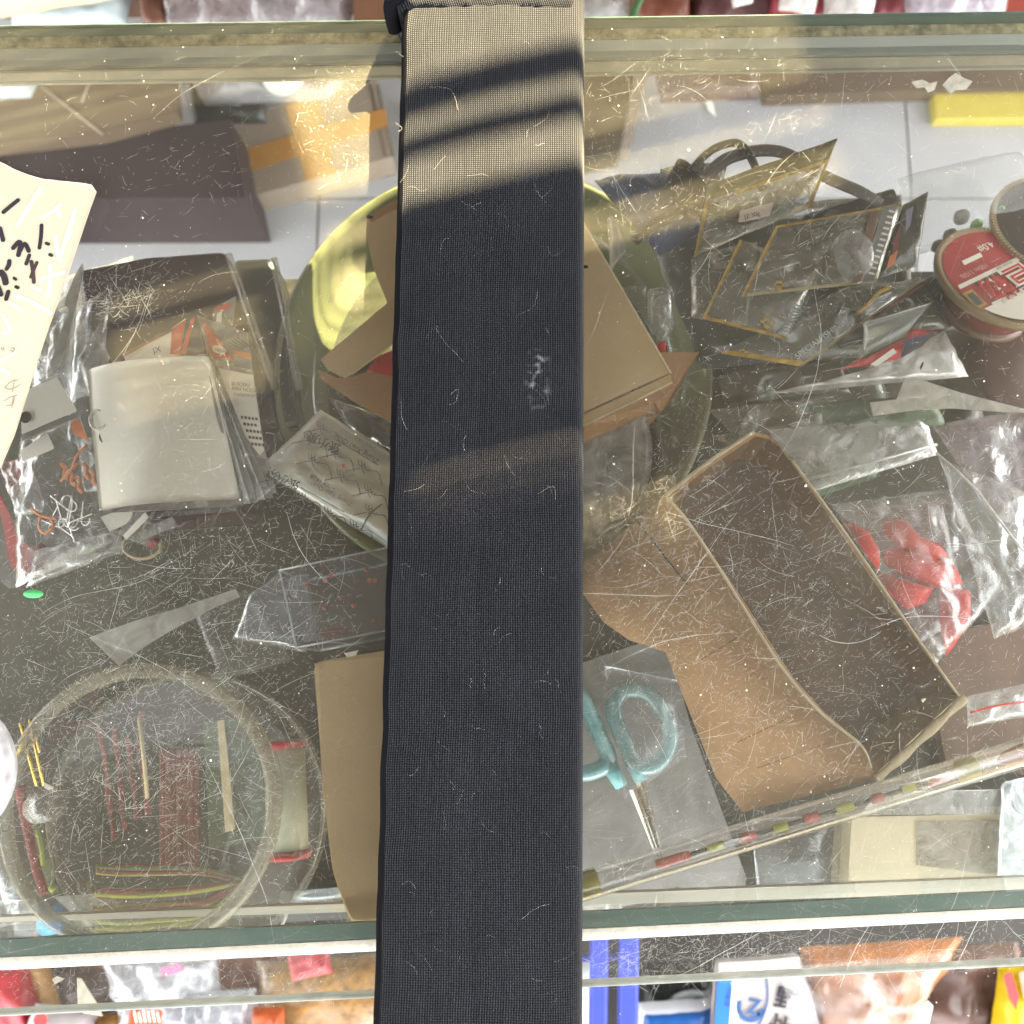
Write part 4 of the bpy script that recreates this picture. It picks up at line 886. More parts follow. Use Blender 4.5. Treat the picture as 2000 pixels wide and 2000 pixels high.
slab('grey_card', [(105, 1752), (240, 1740), (262, 1744), (188, 1796), (172, 1810)], .806, m_hazy, th=.0008, label='grey card under the skirt lures', cat='card')
# line spool beside the tub
sp = T('line_spool', 'white line spool with red flanges lying beside the clear tub', 'spool', P(560, 1560, ZS))
A, B = P(556, 1462, .825), P(562, 1660, .825); d = B - A; L_ = d.length; rs = 40 * PM(.825, 1560)
lathe('winding', A, [(rs * .6, 0), (rs, .0005), (rs, L_ - .0005), (rs * .6, L_)], M('white_line', C(196, 200, 178), .3, var=.1, vscale=40, streak=(1, .2, 1)), seg=40, axis=d, parent=sp)
for t0 in (-.004, L_ + .0005): lathe('flange', A + d.normalized() * t0, [(1e-6, 0), (rs * 1.1, 0), (rs * 1.12, .0018), (rs * 1.1, .0035), (1e-6, .0035)], m_red, seg=40, axis=d, parent=sp)
prism('red_label', [(512, 1462), (528, 1458), (534, 1660), (520, 1664)], .822, .80, m_dkred, parent=sp)
# bits along the left front
r_ = T('brass_swivels', 'bundle of brass wires on the dark shelf behind the tub', 'wires', P(60, 1450, ZS))
m_brass = M('brass', C(206, 174, 84), .25, metal=.9, var=.2)
for a, b in [((40, 1412), (72, 1535)), ((58, 1405), (86, 1535)), ((66, 1412), (30, 1480)), ((72, 1440), (78, 1470)), ((48, 1440), (56, 1470))]: tube('wire', PL([a, b], .82), .0011, m_brass, seg=6, parent=r_)
lathe('clear_cap', P(104, 1570, .80), [(1e-6, .02), (.008, .019), (.009, 0)], m_filmx, seg=24, label='small clear cap over the black sheet', cat='cap')  # a small clear cap
bo = T('small_bottle', 'small clear bottle with a blue cap lying at the shelf front', 'bottle', P(70, 1805, ZS))
A, B = P(32, 1806, .80), P(84, 1798, .80); d = B - A
lathe('bottle_body', A, [(1e-6, 0), (.006, .001), (.0075, .004), (.0075, d.length * .8), (.005, d.length)], m_filmx, seg=24, axis=d, parent=bo)
lathe('cap', B, [(1e-6, 0), (.0078, 0), (.008, .004), (.0078, .009), (1e-6, .0092)], M('blue_cap', C(70, 150, 220), .35), seg=24, axis=d, parent=bo)
sheet('clear_film', [(-40, 1762), (66, 1756), (84, 1790), (-40, 1822)], .828, m_hazy, amp=.003, sc=60, seed=8, label='loose sheet of clear film at the left front of the shelf', cat='film')
tube('clear_tube', PL([(-10, 1600), (8, 1690), (24, 1760)], .80), .006, m_filmx, label='clear tube standing at the left end behind the front pane', cat='tube')
bk = T('printed_box', 'dark grey box with pale lettering behind the front pane', 'box', P(620, 1770, ZS))
prism('box_body', [(546, 1742), (720, 1730), (724, 1792), (546, 1802)], .80, ZS + .001, M('dark_grey_box', C(92, 92, 90), .4, var=.1), parent=bk)
ptext('IAL.FLSHING', (560, 1773), (652, 1761), .8004, 16.5, M('silver_print', C(170, 170, 170), .4), parent=bk)
tube('clear_tube', PL([(575, 1752), (672, 1742)], .812), .0028, FILM('blue_clear', (.85, .92, .95), .3, (.6, .68, .72), rough=.06, wr=.1), label='short bluish clear tube on the printed box', cat='tube')
tube('clear_strip', spline(PL([(556, 1765), (558, 1790), (548, 1815), (556, 1832)], .808), 5), .0009, m_milky, seg=6, label='thin clear strip hanging in front of the printed box', cat='strip')

# more loose plastic in the heap at the left end
for q_, z_, mt, sd_, lab in [([(150, 700), (190, 640), (215, 700), (180, 790)], .835, m_hazy, 61, 'crinkled clear sleeve standing between the note and the blank card'), ([(100, 640), (150, 600), (140, 700), (90, 740)], .84, m_milky, 62, 'twisted milky sleeve right beside the note'),
        ([(150, 860), (195, 850), (215, 960), (165, 960)], .822, m_hazy, 63, 'hazy pouch wedged between the hook bag and the blank card'), ([(20, 950), (70, 930), (90, 1000), (30, 1010)], .835, m_hazy, 64, 'hazy pouch at the left end above the red packet')]:
    pillow('clear_sleeve', q_, z_, mt, puff=.004, amp=.003, sc=90, seed=sd_, label=lab, cat='sleeve')
for i in range(5):
    x, y = 120 + 14 * i, 905 + 13 * (i % 3); tube('orange_grub', spline(PL([(x, y), (x + 8, y + 10), (x + 6, y + 22), (x + 14, y + 30)], .828), 5), .0013, m_orange, seg=6, parent=hb)
# ================================================================== inside the counter, right of the bar
m_olive = M('olive_foil', C(92, 90, 62), .4, var=.25, vscale=50, bump=.2)
m_dkpk = M('dark_packet', C(60, 62, 54), .26, var=.45, vscale=34, bump=.5, bscale=70, spec=.6)
m_smoke = FILM('smoky_film', (.70, .70, .64), .26, (.44, .43, .36), rough=.14, wr=.5, wscale=60, gl=1.3)
m_cable = M('black_cable', C(52, 48, 46), .45, var=.15)
m_cableg = M('grey_cable', C(96, 90, 86), .45, var=.15)
m_blue = M('blue_bag', C(60, 74, 104), .35, var=.25, vscale=30)
ZP = .85
pillow('dark_packet', [(1250, 420), (1760, 380), (1800, 690), (1370, 720)], .812, m_dkpk, puff=.014, amp=.004, sc=40, seed=2, label='large dark packet at the bottom of the packet pile', cat='packet')
pillow('dark_packet', [(1375, 690), (1690, 670), (1770, 850), (1395, 880)], .80, m_dkpk, puff=.012, amp=.004, sc=50, seed=6, label='wrinkled dark green packet in front of the packet pile', cat='packet')
pillow('dark_packet', [(1400, 800), (1640, 780), (1720, 930), (1540, 990)], .795, m_dkbag, puff=.01, amp=.004, sc=50, seed=16, label='dark packet behind the cardboard tray', cat='packet')
pillow('blue_bag', [(1160, 352), (1310, 342), (1375, 450), (1290, 500)], .84, m_blue, puff=.014, amp=.005, sc=50, seed=3, label='dark blue plastic bag behind the jade plate', cat='bag')
pg = T('charger_plug', 'black plug with looping black and grey cables behind the packets', 'plug', P(1345, 360, .83))
prism('plug_body', [(1300, 352), (1326, 304), (1346, 314), (1383, 362), (1370, 412), (1345, 416), (1318, 372)], .862, .835, m_cable, r=.002, parent=pg)
tube('cable', spline(PL([(1350, 335), (1372, 308), (1400, 288), (1436, 279), (1458, 294), (1474, 324), (1490, 370)], .866), 6), .0022, m_cable, parent=pg)
tube('cable', spline(PL([(1372, 350), (1400, 325), (1428, 307), (1486, 294), (1540, 302), (1612, 345), (1680, 375), (1720, 400)], .862), 6), .0036, m_cableg, flat=.5, parent=pg)
tube('cable', spline(PL([(1345, 405), (1310, 425), (1276, 442), (1240, 470)], .855), 6), .003, m_mar, parent=pg)
prism('black_case', [(1570, 418), (1748, 364), (1762, 398), (1590, 452)], .862, .84, m_blk, r=.002, label='slim black case lying behind the packets', cat='case')
def edge_band(rt, q, i, w_, mat, z, dz=.0035, t0=0, t1=1):
    a, b = q[i], q[(i + 1) % 4]; c_, d_ = q[(i + 3) % 4], q[(i + 2) % 4]
    f = lambda p, o, t: (p[0] + (o[0] - p[0]) * t, p[1] + (o[1] - p[1]) * t)
    p0, p1, p2, p3 = f(a, b, t0), f(a, b, t1), f(f(a, b, t1), f(c_, d_, t1), w_), f(f(a, b, t0), f(c_, d_, t0), w_)
    sheet('border', [p0, p1, p2, p3], z + dz, mat, th=.0004, nu=10, nv=3, amp=.0012, sc=90, seed=i, parent=rt)
def paw(rt, x, y, z, s):
    for dx, dy, r in [(0, 3, 7), (-9, -5, 4), (-3, -10, 4), (4, -10, 4), (10, -4, 4)]: lathe('paw_print', P(x + dx * s, y + dy * s, z), [(1e-6, .0002), (r * s * PM(z), .0002)], m_yell, seg=12, parent=rt)
pk_group = 'clear packets with yellow borders in the pile'
def packet(q, z, lab, body, seed, bands=(), puff=.004):
    rt = T('bait_packet', lab, 'packet', P(q[0][0], q[0][1], ZS), group=pk_group)
    pillow('body', q, z, body, puff=puff, nu=22, nv=18, amp=.0028, sc=60, seed=seed, parent=rt)
    for i, w_, mat in bands: edge_band(rt, q, i, w_, mat, z, dz=puff * .3 + .0012)
    return rt
qa = [(1383, 362), (1636, 270), (1584, 405), (1356, 500)]
r_ = packet(qa, .868, 'clear packet with olive header and price sticker on top of the pile', m_smoke, 4, [(3, .035, m_yell), (1, .035, m_yell)])
sheet('header', [(1383, 360), (1636, 270), (1618, 312), (1376, 396)], .8735, m_olive, th=.0006, amp=.0012, sc=60, seed=3, parent=r_)
sheet('yellow_line', [(1378, 394), (1618, 310), (1617, 316), (1376, 403)], .8742, m_yell, th=.0003, parent=r_)
multi('blue_print', [stroke([(1385 + 8 * k, 398 - 2.6 * k, .8748), (1389 + 8 * k, 390 - 2.6 * k, .8748)], 0, 4, None, None) for k in range(7)], M('pale_blue_print', C(120, 150, 176), .5), parent=r_)
sheet('white_insert', [(1385, 418), (1600, 340), (1585, 385), (1370, 470)], .8705, m_hazy, th=.0004, amp=.0008, parent=r_)
sheet('price_sticker', [(1445, 412), (1511, 395), (1504, 421), (1443, 434)], .876, M('cream_sticker', C(226, 206, 190), .6), rnd=.15, parent=r_)
ptext('JZ 30g', (1455, 428), (1495, 417), .8764, 12, m_txt, parent=r_)
qb_ = [(1515, 441), (1760, 398), (1712, 550), (1448, 580)]
r_ = packet(qb_, .866, 'clear yellow bordered packet with a round paw print in the middle of the pile', m_smoke, 8, [(0, .035, m_yell), (3, .035, m_yell), (2, .04, M('cream_border', C(170, 158, 110), .5))])
paw(r_, 1521, 560, .8715, .9)
sheet('print_strip', [(1724, 408), (1752, 402), (1708, 546), (1684, 550)], .8722, m_grey, th=.0003, amp=.0008, parent=r_); sheet('brown_strip', [(1700, 414), (1722, 409), (1682, 550), (1664, 553)], .872, M('brown_print', C(112, 84, 62), .5, var=.3, vscale=150), th=.0003, parent=r_)
multi('small_print', [stroke([(1738 - 3.6 * k, 412 + 11 * k, .8727), (1746 - 3.6 * k, 414 + 11 * k, .8727)], 0, 5, None, None) for k in range(12)], m_white, parent=r_)
lathe('clear_bubble', P(1668, 500, .868), [(1e-6, .006), (.008, .005), (.0115, .002), (.012, 0)], m_hazy, seg=28, ys=1.3, parent=r_)
qc = [(1445, 468), (1604, 520), (1533, 662), (1372, 622)]
r_ = packet(qc, .852, 'clear yellow bordered packet with paw print and barcode, lower left of the pile', m_smoke, 12, [(2, .04, m_yell), (3, .035, m_yell)])
paw(r_, 1498, 633, .8575, 1.0)
multi('barcode', [stroke([(1520 + 4 * k, 650 - 6 * k, .858), (1536 + 4 * k, 654 - 6 * k, .858)], 0, 2.6, None, None) for k in range(10)], M('pale_bars', C(122, 140, 158), .5), parent=r_)
qd = [(1650, 560), (1808, 545), (1566, 716), (1408, 690)]
r_ = packet(qd, .842, 'long clear packet with white lettering along its side at the front of the pile', m_smoke, 14, [(1, .05, M('tan_border', C(150, 134, 98), .5)), (2, .05, m_yell)])
ptext('SPECIALFISHING', (1558, 702), (1700, 596), .8485, 17, M('pale_print', C(172, 178, 176), .5), parent=r_)
tube('yellow_seam', spline(PL([(1672, 612), (1700, 590), (1716, 572), (1740, 560)], .849), 5), .0011, m_yell, seg=6, parent=r_)
tube('red_seam', PL([(1720, 610), (1804, 556)], .8475), .0006, m_dkred, seg=6, parent=r_)
paw(r_, 1450, 690, .8465, .6)
qf = [(1764, 400), (1813, 374), (1792, 520), (1712, 545)]
r_ = packet(qf, .86, 'dark packet with pale flames standing at the right of the pile', m_dkpk, 18)
for pts, mat in [([(1770, 410), (1785, 402), (1778, 440), (1770, 452)], M('lavender_print', C(130, 128, 150), .5)), ([(1745, 470), (1760, 440), (1756, 480), (1744, 500)], m_dkred), ([(1738, 500), (1754, 488), (1748, 515), (1732, 525)], m_orange)]: slab('flame_print', pts, .8665, mat, th=.0003, parent=r_)
sheet('grey_foil_packet', [(1676, 640), (1822, 590), (1768, 660), (1690, 700)], .856, M('grey_foil', C(104, 106, 102), .3, metal=.5, var=.2), nu=14, nv=10, curl=lambda u, v: .008 * (1 - v) * (1 - u) * math.sin(3 * v + 1), label='folded dark grey foil packet in front of the pile', cat='packet')
r_ = T('red_blue_packet', 'red and blue glossy packet under the grey foil packet', 'packet', P(1740, 690, ZS))
pillow('body', [(1640, 722), (1780, 640), (1830, 648), (1750, 705)], .845, M('glossy_red', C(186, 44, 50), .3, var=.2), puff=.004, amp=.002, sc=70, seed=2, parent=r_)
sheet('blue_panel', [(1768, 664), (1830, 646), (1800, 676), (1758, 700)], .8505, m_navy, amp=.001, parent=r_); sheet('white_panel', [(1700, 712), (1745, 680), (1752, 688), (1712, 716)], .8505, m_white, amp=.001, parent=r_)
pillow('milky_bag', [(1660, 745), (1845, 645), (1892, 735), (1480, 772)], .838, m_milky, puff=.008, nu=26, nv=20, amp=.004, sc=55, seed=22, label='milky white bag across the front of the packet pile', cat='bag')
slab('ant_speck', [(1797, 718), (1801, 708), (1805, 706), (1802, 716), (1799, 722)], .852, m_ink2, th=.0006, label='tiny dark speck on the milky bag', cat='speck')
slab('folded_plastic', [(1700, 786), (1752, 780), (1768, 738), (1800, 742), (1880, 768), (2030, 806), (1960, 804), (1860, 797), (1790, 800), (1706, 812)], .852, FILM('opaque_film', (.9, .9, .86), .8, (.66, .64, .56), rough=.3, wr=.3), th=.001, label='stiff folded strip of white plastic pointing to the right', cat='strip')
pillow('zip_bag', [(1500, 840), (1800, 800), (1832, 888), (1560, 968)], .832, m_hazy, puff=.004, amp=.003, sc=60, seed=26, label='hazy zip bag beside the top of the cardboard tray', cat='bag')
tube('zip_seam', PL([(1572, 938), (1830, 868)], .839), .0008, m_milky, seg=6, label='raised seam along the hazy zip bag', cat='seam')
lathe('dark_cap', P(1868, 826, .80), [(1e-6, .012), (.011, .011), (.013, .006), (.013, 0)], m_blk, seg=28, label='black round cap under the clear bags at the right', cat='cap')  # a dark round cap
# crumpled sleeves filling the gap between the pile and the tray
for q_, z_, mt, sd_, pf, lab in [([(1400, 735), (1640, 700), (1660, 770), (1420, 800)], .825, m_dkpk, 71, .006, 'wrinkled dark sleeve just below the long lettered packet'), ([(1385, 800), (1620, 770), (1700, 830), (1440, 860)], .828, m_smoke, 72, .005, 'smoky clear sleeve in front of the dark sleeve'),
        ([(1560, 790), (1820, 770), (1850, 830), (1600, 850)], .83, m_dkbag, 73, .006, 'dark green crumpled sleeve below the milky bag'), ([(1390, 850), (1560, 830), (1600, 900), (1430, 880)], .818, m_smoke, 74, .006, 'smoky sleeve behind the top corner of the tray'),
        ([(1290, 330), (1420, 320), (1400, 420), (1280, 420)], .835, m_dkpk, 75, .01, 'dark wrinkled packet behind the charger plug'), ([(1350, 500), (1480, 470), (1460, 640), (1350, 620)], .84, m_smoke, 76, .006, 'smoky clear sleeve between the plate and the pile'),
        ([(1600, 590), (1800, 540), (1850, 640), (1640, 680)], .835, m_dkpk, 77, .008, 'dark packet beneath the grey foil packet'), ([(1780, 560), (1850, 520), (1900, 640), (1830, 660)], .825, m_blk, 78, .008, 'black packet between the pile and the red spool')]:
    pillow('loose_sleeve', q_, z_, mt, puff=pf, amp=.0045, sc=48, seed=sd_, label=lab, cat='sleeve')
# tackle bag at the back right
pillow('clear_bag', [(1750, 350), (1990, 300), (2030, 440), (1780, 500)], .822, FILM('thin_clear', veil=.05, vcol=(.4, .4, .38), rough=.45, wr=.4, wscale=30, cap=.14), puff=.016, nu=34, nv=26, amp=.003, sc=24, seed=33, label='puffy crumpled clear bag at the back right of the shelf', cat='bag')
m_lime = M('lime_plastic', C(110, 176, 84), .4)
for x, y, s_, lab in [(1902, 444, 12, 'larger lime green bit in the puffy clear bag'), (1948, 417, 9, 'smaller lime green bit in the puffy clear bag')]: lathe('green_bit', P(x, y, .828), [(1e-6, .007), (s_ * .8 * PM(.83), .006), (s_ * PM(.83), .003), (s_ * .7 * PM(.83), 0)], m_lime, seg=10, label=lab, cat='float bit')
m_lump = M('grey_lump', C(140, 136, 126), .5, var=.2)
for x, y, s_, lab in [(1872, 430, 16, 'grey round weight nearest the lime bits'), (1850, 466, 14, 'grey round weight nearest the red spool'), (1826, 486, 12, 'grey round weight nearest the packet pile')]: lathe('weight', P(x, y, .822), [(1e-6, .009), (s_ * .7 * PM(.83), .008), (s_ * PM(.83), .004), (s_ * .7 * PM(.83), 0)], m_lump, seg=18, label=lab, cat='weight', group='grey weights behind the red spool')
# big line spools
m_tanpl = M('tan_flange', C(150, 128, 96), .35, var=.12)
def disc_spool(ctr, n, rr, body, lab, face=True):
    rt = T('fishing_line_spool', lab, 'spool', Vector((ctr.x, ctr.y, ZS)))
    n = n.normalized()
    lathe('flange', ctr, [(1e-6, 0), (rr * .93, 0), (rr * .97, .0012), (rr, .0006), (rr * 1.01, -.0015), (rr * .99, -.004), (rr * .6, -.0042)], m_tanpl, seg=72, axis=n, parent=rt)
    lathe('winding', ctr - n * .0045, [(rr * .62, 0), (rr * .64, -.001), (rr * .64, -.016), (rr * .62, -.017)], body, seg=48, axis=n, parent=rt)
    lathe('flange', ctr - n * .022, [(rr * .5, 0), (rr * .66, -.0005), (rr * .66, -.004), (1e-6, -.004)], M('brown_hub', C(104, 80, 64), .35, var=.2), seg=60, axis=n, parent=rt)
    multi('ribs', [tube_vf([ctr + (Vector((math.cos(a), 0, 0)) + n.cross(Vector((1, 0, 0))) * math.sin(a)) * rr * .94 + n * .0004, ctr + (Vector((math.cos(a), 0, 0)) + n.cross(Vector((1, 0, 0))) * math.sin(a)) * rr * 1.0 + n * .0012], .00035, 4) for a in [k * 2 * math.pi / 110 for k in range(110)]], m_kedge, parent=rt, kind='stuff')
    return rt
nn = Vector((.10, .42, .90)).normalized(); sc_ = P(1962, 538, .852); RS = 136 * PM(.852, 540)
r_ = disc_spool(sc_, nn, RS, m_dkred, 'red and white labelled fishing line spool tilted at the right')
e2 = nn.cross(Vector((1, 0, 0))).normalized(); e1 = e2.cross(nn)
def fp(a, b, h=.0004): return sc_ + e1 * (a * RS) + e2 * (b * RS) + nn * h      # label plane, units of the radius
def flat(name, pts, mat, h, parent): 
    return add(name, [fp(a, b, h) for a, b in pts], [tuple(range(len(pts)))], mat, parent=parent)
circ = [(.9 * math.cos(k * math.pi / 36), .9 * math.sin(k * math.pi / 36)) for k in range(72)]
flat('red_label', circ, M('label_red', C(164, 46, 52), .4, var=.12), .0004, r_)
th0 = rad(33); ux, uy = math.cos(th0), math.sin(th0)      # the print runs along this slant
low = [(a, b) for a, b in circ if (-uy * a + ux * b) < -.28]
low.sort(key=lambda p: p[0] * ux + p[1] * uy)
flat('white_label', low, m_white, .0008, r_)
def slant(s, t, h=.0008): return fp(s * ux - t * uy, s * uy + t * ux, h)
def bar_(name, s0, s1, t0, t1, mat, h): add(name, [slant(s0, t0, h), slant(s1, t0, h), slant(s1 + .03, t1, h), slant(s0 + .03, t1, h)], [(0, 1, 2, 3)], mat, parent=r_)
bar_('white_bar', -.86, .45, .10, .17, m_white, .0009); bar_('white_bar', -.42, -.02, .42, .5, m_white, .0009); bar_('yellow_box', -.93, -.73, -.30, .02, m_yell, .0010); bar_('dark_box', -.89, -.77, -.26, -.03, m_txt, .0012)
bar_('black_line', -.62, .6, -.30, -.27, m_txt, .0010); bar_('dark_line', -.6, .3, .04, .09, m_txt, .0010)
XD = e1 * -ux - e2 * uy; YD = e1 * uy - e2 * ux
text('巨物', slant(.45, .06, .0014), XD, YD, RS * .56, m_white, r_, bold=.05); text('巨物', slant(.43, .04, .0018), XD, YD, RS * .52, m_red, r_)
text('4.0#', slant(.33, .60, .0012), XD, YD, RS * .17, m_white, r_); text('100m 110lb', slant(-.10, .30, .0012), XD, YD, RS * .12, M('pink_print', C(214, 160, 160), .5), r_)
text('Quair', slant(.28, -.42, .0012), XD, YD, RS * .15, m_grey, r_)
text('NYLON LINE', slant(.30, .155, .0012), XD, YD, RS * .06, m_dkred, r_)
r2_ = disc_spool(P(2075, 440, .838), Vector((.0, .35, .93)), 136 * PM(.838, 440), m_mar, 'dark brown fishing line spool behind the red labelled one')
lathe('dark_label', P(2075, 440, .838) + Vector((0, .35, .93)).normalized() * .0006, [(1e-6, 0), (126 * PM(.838, 440), 0)], M('dark_label', C(58, 50, 46), .5, var=.1), seg=60, axis=Vector((0, .35, .93)), parent=r2_)
r_ = T('red_line_spool', 'brown and red line spool below the red labelled one', 'spool', P(1960, 690, ZS))
lathe('winding', P(2000, 715, ZS + .004), [(.026, 0), (.026, .022), (1e-6, .0225)], m_red, seg=40, parent=r_); lathe('flange', P(2000, 715, ZS + .027), [(1e-6, .001), (.02, .001), (.022, .0), (.027, -.001), (.028, -.004)], M('brown_flange', C(66, 44, 38), .35), seg=40, parent=r_)
# red lures in a clear bag and bags round them
rb = T('red_bait_bag', 'clear bag holding soft red baits beside the cardboard tray', 'bag', P(1750, 1120, ZS))
m_soft = M('soft_red', C(206, 52, 50), .35, var=.2, vscale=40, bump=.2, bscale=160)
def zp(x, y): return (x / 3.865 + 1600, y / 3.865 + 900)
def bait(pts, k):
    q = [P(*zp(x, y), .80) for x, y in pts]; c_ = sum(q, Vector()) / len(q); n = len(q); q = [c_ + (p - c_) * 1.3 + Vector((0, 0, .0012 * k)) for p in q]; c_ = c_ + Vector((0, 0, .0012 * k))
    V = q + [c_ + (p - c_) * .82 + Vector((0, 0, .006)) for p in q] + [c_ + (p - c_) * .4 + Vector((0, 0, .009)) for p in q] + [c_ + Vector((0, 0, .0095))]
    F = [(i, (i + 1) % n, n + (i + 1) % n, n + i) for i in range(n)] + [(n + i, n + (i + 1) % n, 2 * n + (i + 1) % n, 2 * n + i) for i in range(n)] + [(2 * n + i, 2 * n + (i + 1) % n, 3 * n) for i in range(n)]
    add('soft_bait', V, F, m_soft, parent=rb, smooth=True)
bait([(520, 470), (640, 480), (740, 590), (860, 630), (915, 700), (790, 715), (600, 650), (540, 560)], 0); bait([(560, 690), (780, 735), (960, 800), (1010, 900), (860, 930), (640, 850), (540, 780)], 1)
bait([(460, 860), (620, 920), (800, 970), (760, 1050), (650, 1095), (560, 1010)], 2); bait([(915, 1010), (1080, 1030), (1085, 1200), (1000, 1330), (950, 1410), (910, 1200)], 3); bait([(190, 490), (330, 560), (405, 700), (400, 790), (300, 650)], 4)
pillow('pouch', [(1624, 985), (1850, 955), (1960, 1150), (1830, 1295)], .803, m_filmx, puff=.016, nu=34, nv=28, amp=.0045, sc=55, seed=44, parent=rb)
pillow('liner', [(1640, 1000), (1840, 975), (1890, 1200), (1790, 1260)], .792, FILM('pink_liner', (.75, .5, .48), .28, (.46, .26, .25), rough=.3), puff=.005, amp=.003, sc=60, seed=45, parent=rb)
pillow('clear_bag', [(1835, 895), (2080, 990), (2090, 1190), (1942, 1248)], .826, m_filmx, puff=.012, nu=34, nv=28, amp=.006, sc=45, seed=47, label='crumpled clear bag with bright creases at the right end', cat='bag')
pillow('clear_bag', [(1820, 830), (2060, 790), (2080, 1060), (1940, 1010)], .815, FILM('lilac_film', (.86, .82, .84), .26, (.6, .55, .56), rough=.2, wr=.6), puff=.008, amp=.004, sc=45, seed=49, label='lilac tinted clear bag behind the bright creased one', cat='bag')
tube('bag_fold', spline(PL([(1828, 884), (1900, 950), (1970, 1040), (2010, 1090)], .845), 6), .0007, m_milky, seg=6, label='long fold line running down the clear bags', cat='fold')
pillow('clear_bag', [(1888, 1360), (2050, 1325), (2060, 1390), (1890, 1420)], .82, m_hazy, puff=.008, amp=.004, sc=60, seed=51, label='hazy bag with a faint red edge beside the tray corner', cat='bag')
tube('red_edge', spline(PL([(1895, 1392), (1950, 1378), (2010, 1370)], .833), 5), .0006, m_red, seg=6, label='thin red line along the hazy bag', cat='line')
prism('brown_board', [(1800, 1250), (2100, 1180), (2100, 1520), (1850, 1500)], .785, ZS + .001, M('dark_board', C(84, 66, 54), .8, var=.2), label='brown board lying flat at the right end of the shelf', cat='board')
# cardboard tray
tr = T('cardboard_tray', 'worn open cardboard tray with one long flap folded out', 'tray', P(1500, 1250, ZS))
rim = [(1300, 968), (1385, 902), (1473, 844), (1500, 850), (1519, 863), (1547, 900), (1610, 985), (1673, 1073), (1770, 1215), (1864, 1348), (1882, 1363), (1800, 1440), (1715, 1519), (1701, 1500), (1682, 1456), (1612, 1400), (1547, 1330), (1500, 1262), (1454, 1189), (1398, 1100), (1342, 1017)]
zr, zf_ = .876, .832
q = PL(rim, zr); c_ = sum(q, Vector()) / len(q)
def off(p, o, s): d = (c_ - p); d.z = 0; return p + d.normalized() * s
fl_ = [off(p, c_, .004) for p in q]
add('tray_floor', [Vector((p.x, p.y, zf_)) for p in fl_], [tuple(range(len(q)))[::-1]], M('tray_inside_shade', C(86, 66, 48), .8, var=.3, vscale=14, bump=.25, bscale=120), parent=tr)  # inside coloured darker than the flap to put its shade in
def wall(name, i0, i1, mat, drop=0):
    idx = [i % len(q) for i in range(i0, i1 + 1)]; V = []
    for i in idx:
        p = q[i]; V += [Vector((p.x, p.y, p.z - drop)), off(p, c_, .0022) - Vector((0, 0, drop)), off(p, c_, .0045) * 1, Vector((p.x, p.y, zf_ - .002))]
        V[-2].z = zf_; 
    F = []
    for k in range(len(idx) - 1):
        a, b = 4 * k, 4 * k + 4
        F += [(a, b, b + 1, a + 1), (a + 1, b + 1, b + 2, a + 2), (b, a, a + 3, b + 3)]
    add(name, V, F, mat, parent=tr)
    return idx
wall('end_wall', 0, 3, m_kraft2); wall('corner_wall', 3, 6, m_kraft3); wall('long_wall', 6, 10, m_kraft3); wall('end_wall', 10, 12, m_kedge); wall('inner_wall', 12, 21, m_kraft2, drop=.001)
tube('torn_edge', spline(PL([(1884, 1362), (1800, 1442), (1712, 1522)], zr), 6), lambda t: .0022 + .0005 * math.sin(t * 20), m_kedge, seg=7, parent=tr)
tube('torn_edge', spline([p + Vector((0, 0, .0002)) for p in [q[i] for i in (0, 1, 2)]], 4), .0011, m_kedge, seg=6, parent=tr)
tube('torn_edge', spline([p + Vector((0, 0, .0002)) for p in [q[i] for i in (0, 20, 19, 18, 17, 16, 15, 14, 13)]], 4), .0007, m_kedge, seg=6, parent=tr)
tube('torn_edge', spline([p + Vector((0, 0, .0002)) for p in [q[i] for i in (5, 6, 7, 8, 9, 10)]], 4), .0007, m_kedge, seg=6, parent=tr)
inner = [(1300, 968), (1342, 1017), (1398, 1100), (1454, 1189), (1500, 1262), (1547, 1330), (1612, 1400), (1682, 1456), (1701, 1500), (1712, 1520)]
outer = [(1254, 1007), (1190, 1062), (1137, 1105), (1140, 1160), (1179, 1214), (1230, 1250), (1300, 1272), (1352, 1400), (1400, 1520), (1452, 1586)]
nI = 10; V = []
for (a, b) in zip(inner, outer):
    for k in range(nI + 1):
        t = k / nI; x, y = a[0] + (b[0] - a[0]) * t, a[1] + (b[1] - a[1]) * t
        V.append(P(x, y, zr - .001 - .05 * t ** 1.1 + .0015 * n2(x * .02, y * .02)))
kf = len(V); V += [v - Vector((0, 0, .0025)) for v in V]
F = [(j * (nI + 1) + i, j * (nI + 1) + i + 1, (j + 1) * (nI + 1) + i + 1, (j + 1) * (nI + 1) + i) for j in range(9) for i in range(nI)]
F += [tuple(x + kf for x in f[::-1]) for f in F]
F += [(j * (nI + 1) + nI, j * (nI + 1) + nI + kf, (j + 1) * (nI + 1) + nI + kf, (j + 1) * (nI + 1) + nI) for j in range(9)] + [(9 * (nI + 1) + i, 9 * (nI + 1) + i + kf, 9 * (nI + 1) + i + 1 + kf, 9 * (nI + 1) + i + 1) for i in range(nI)]
add('folded_flap', V, F, M('creased_board', C(156, 122, 86), .75, var=.26, vscale=22, bump=.5, bscale=60), parent=tr, smooth=True, label='light brown flap folded out along the tray')
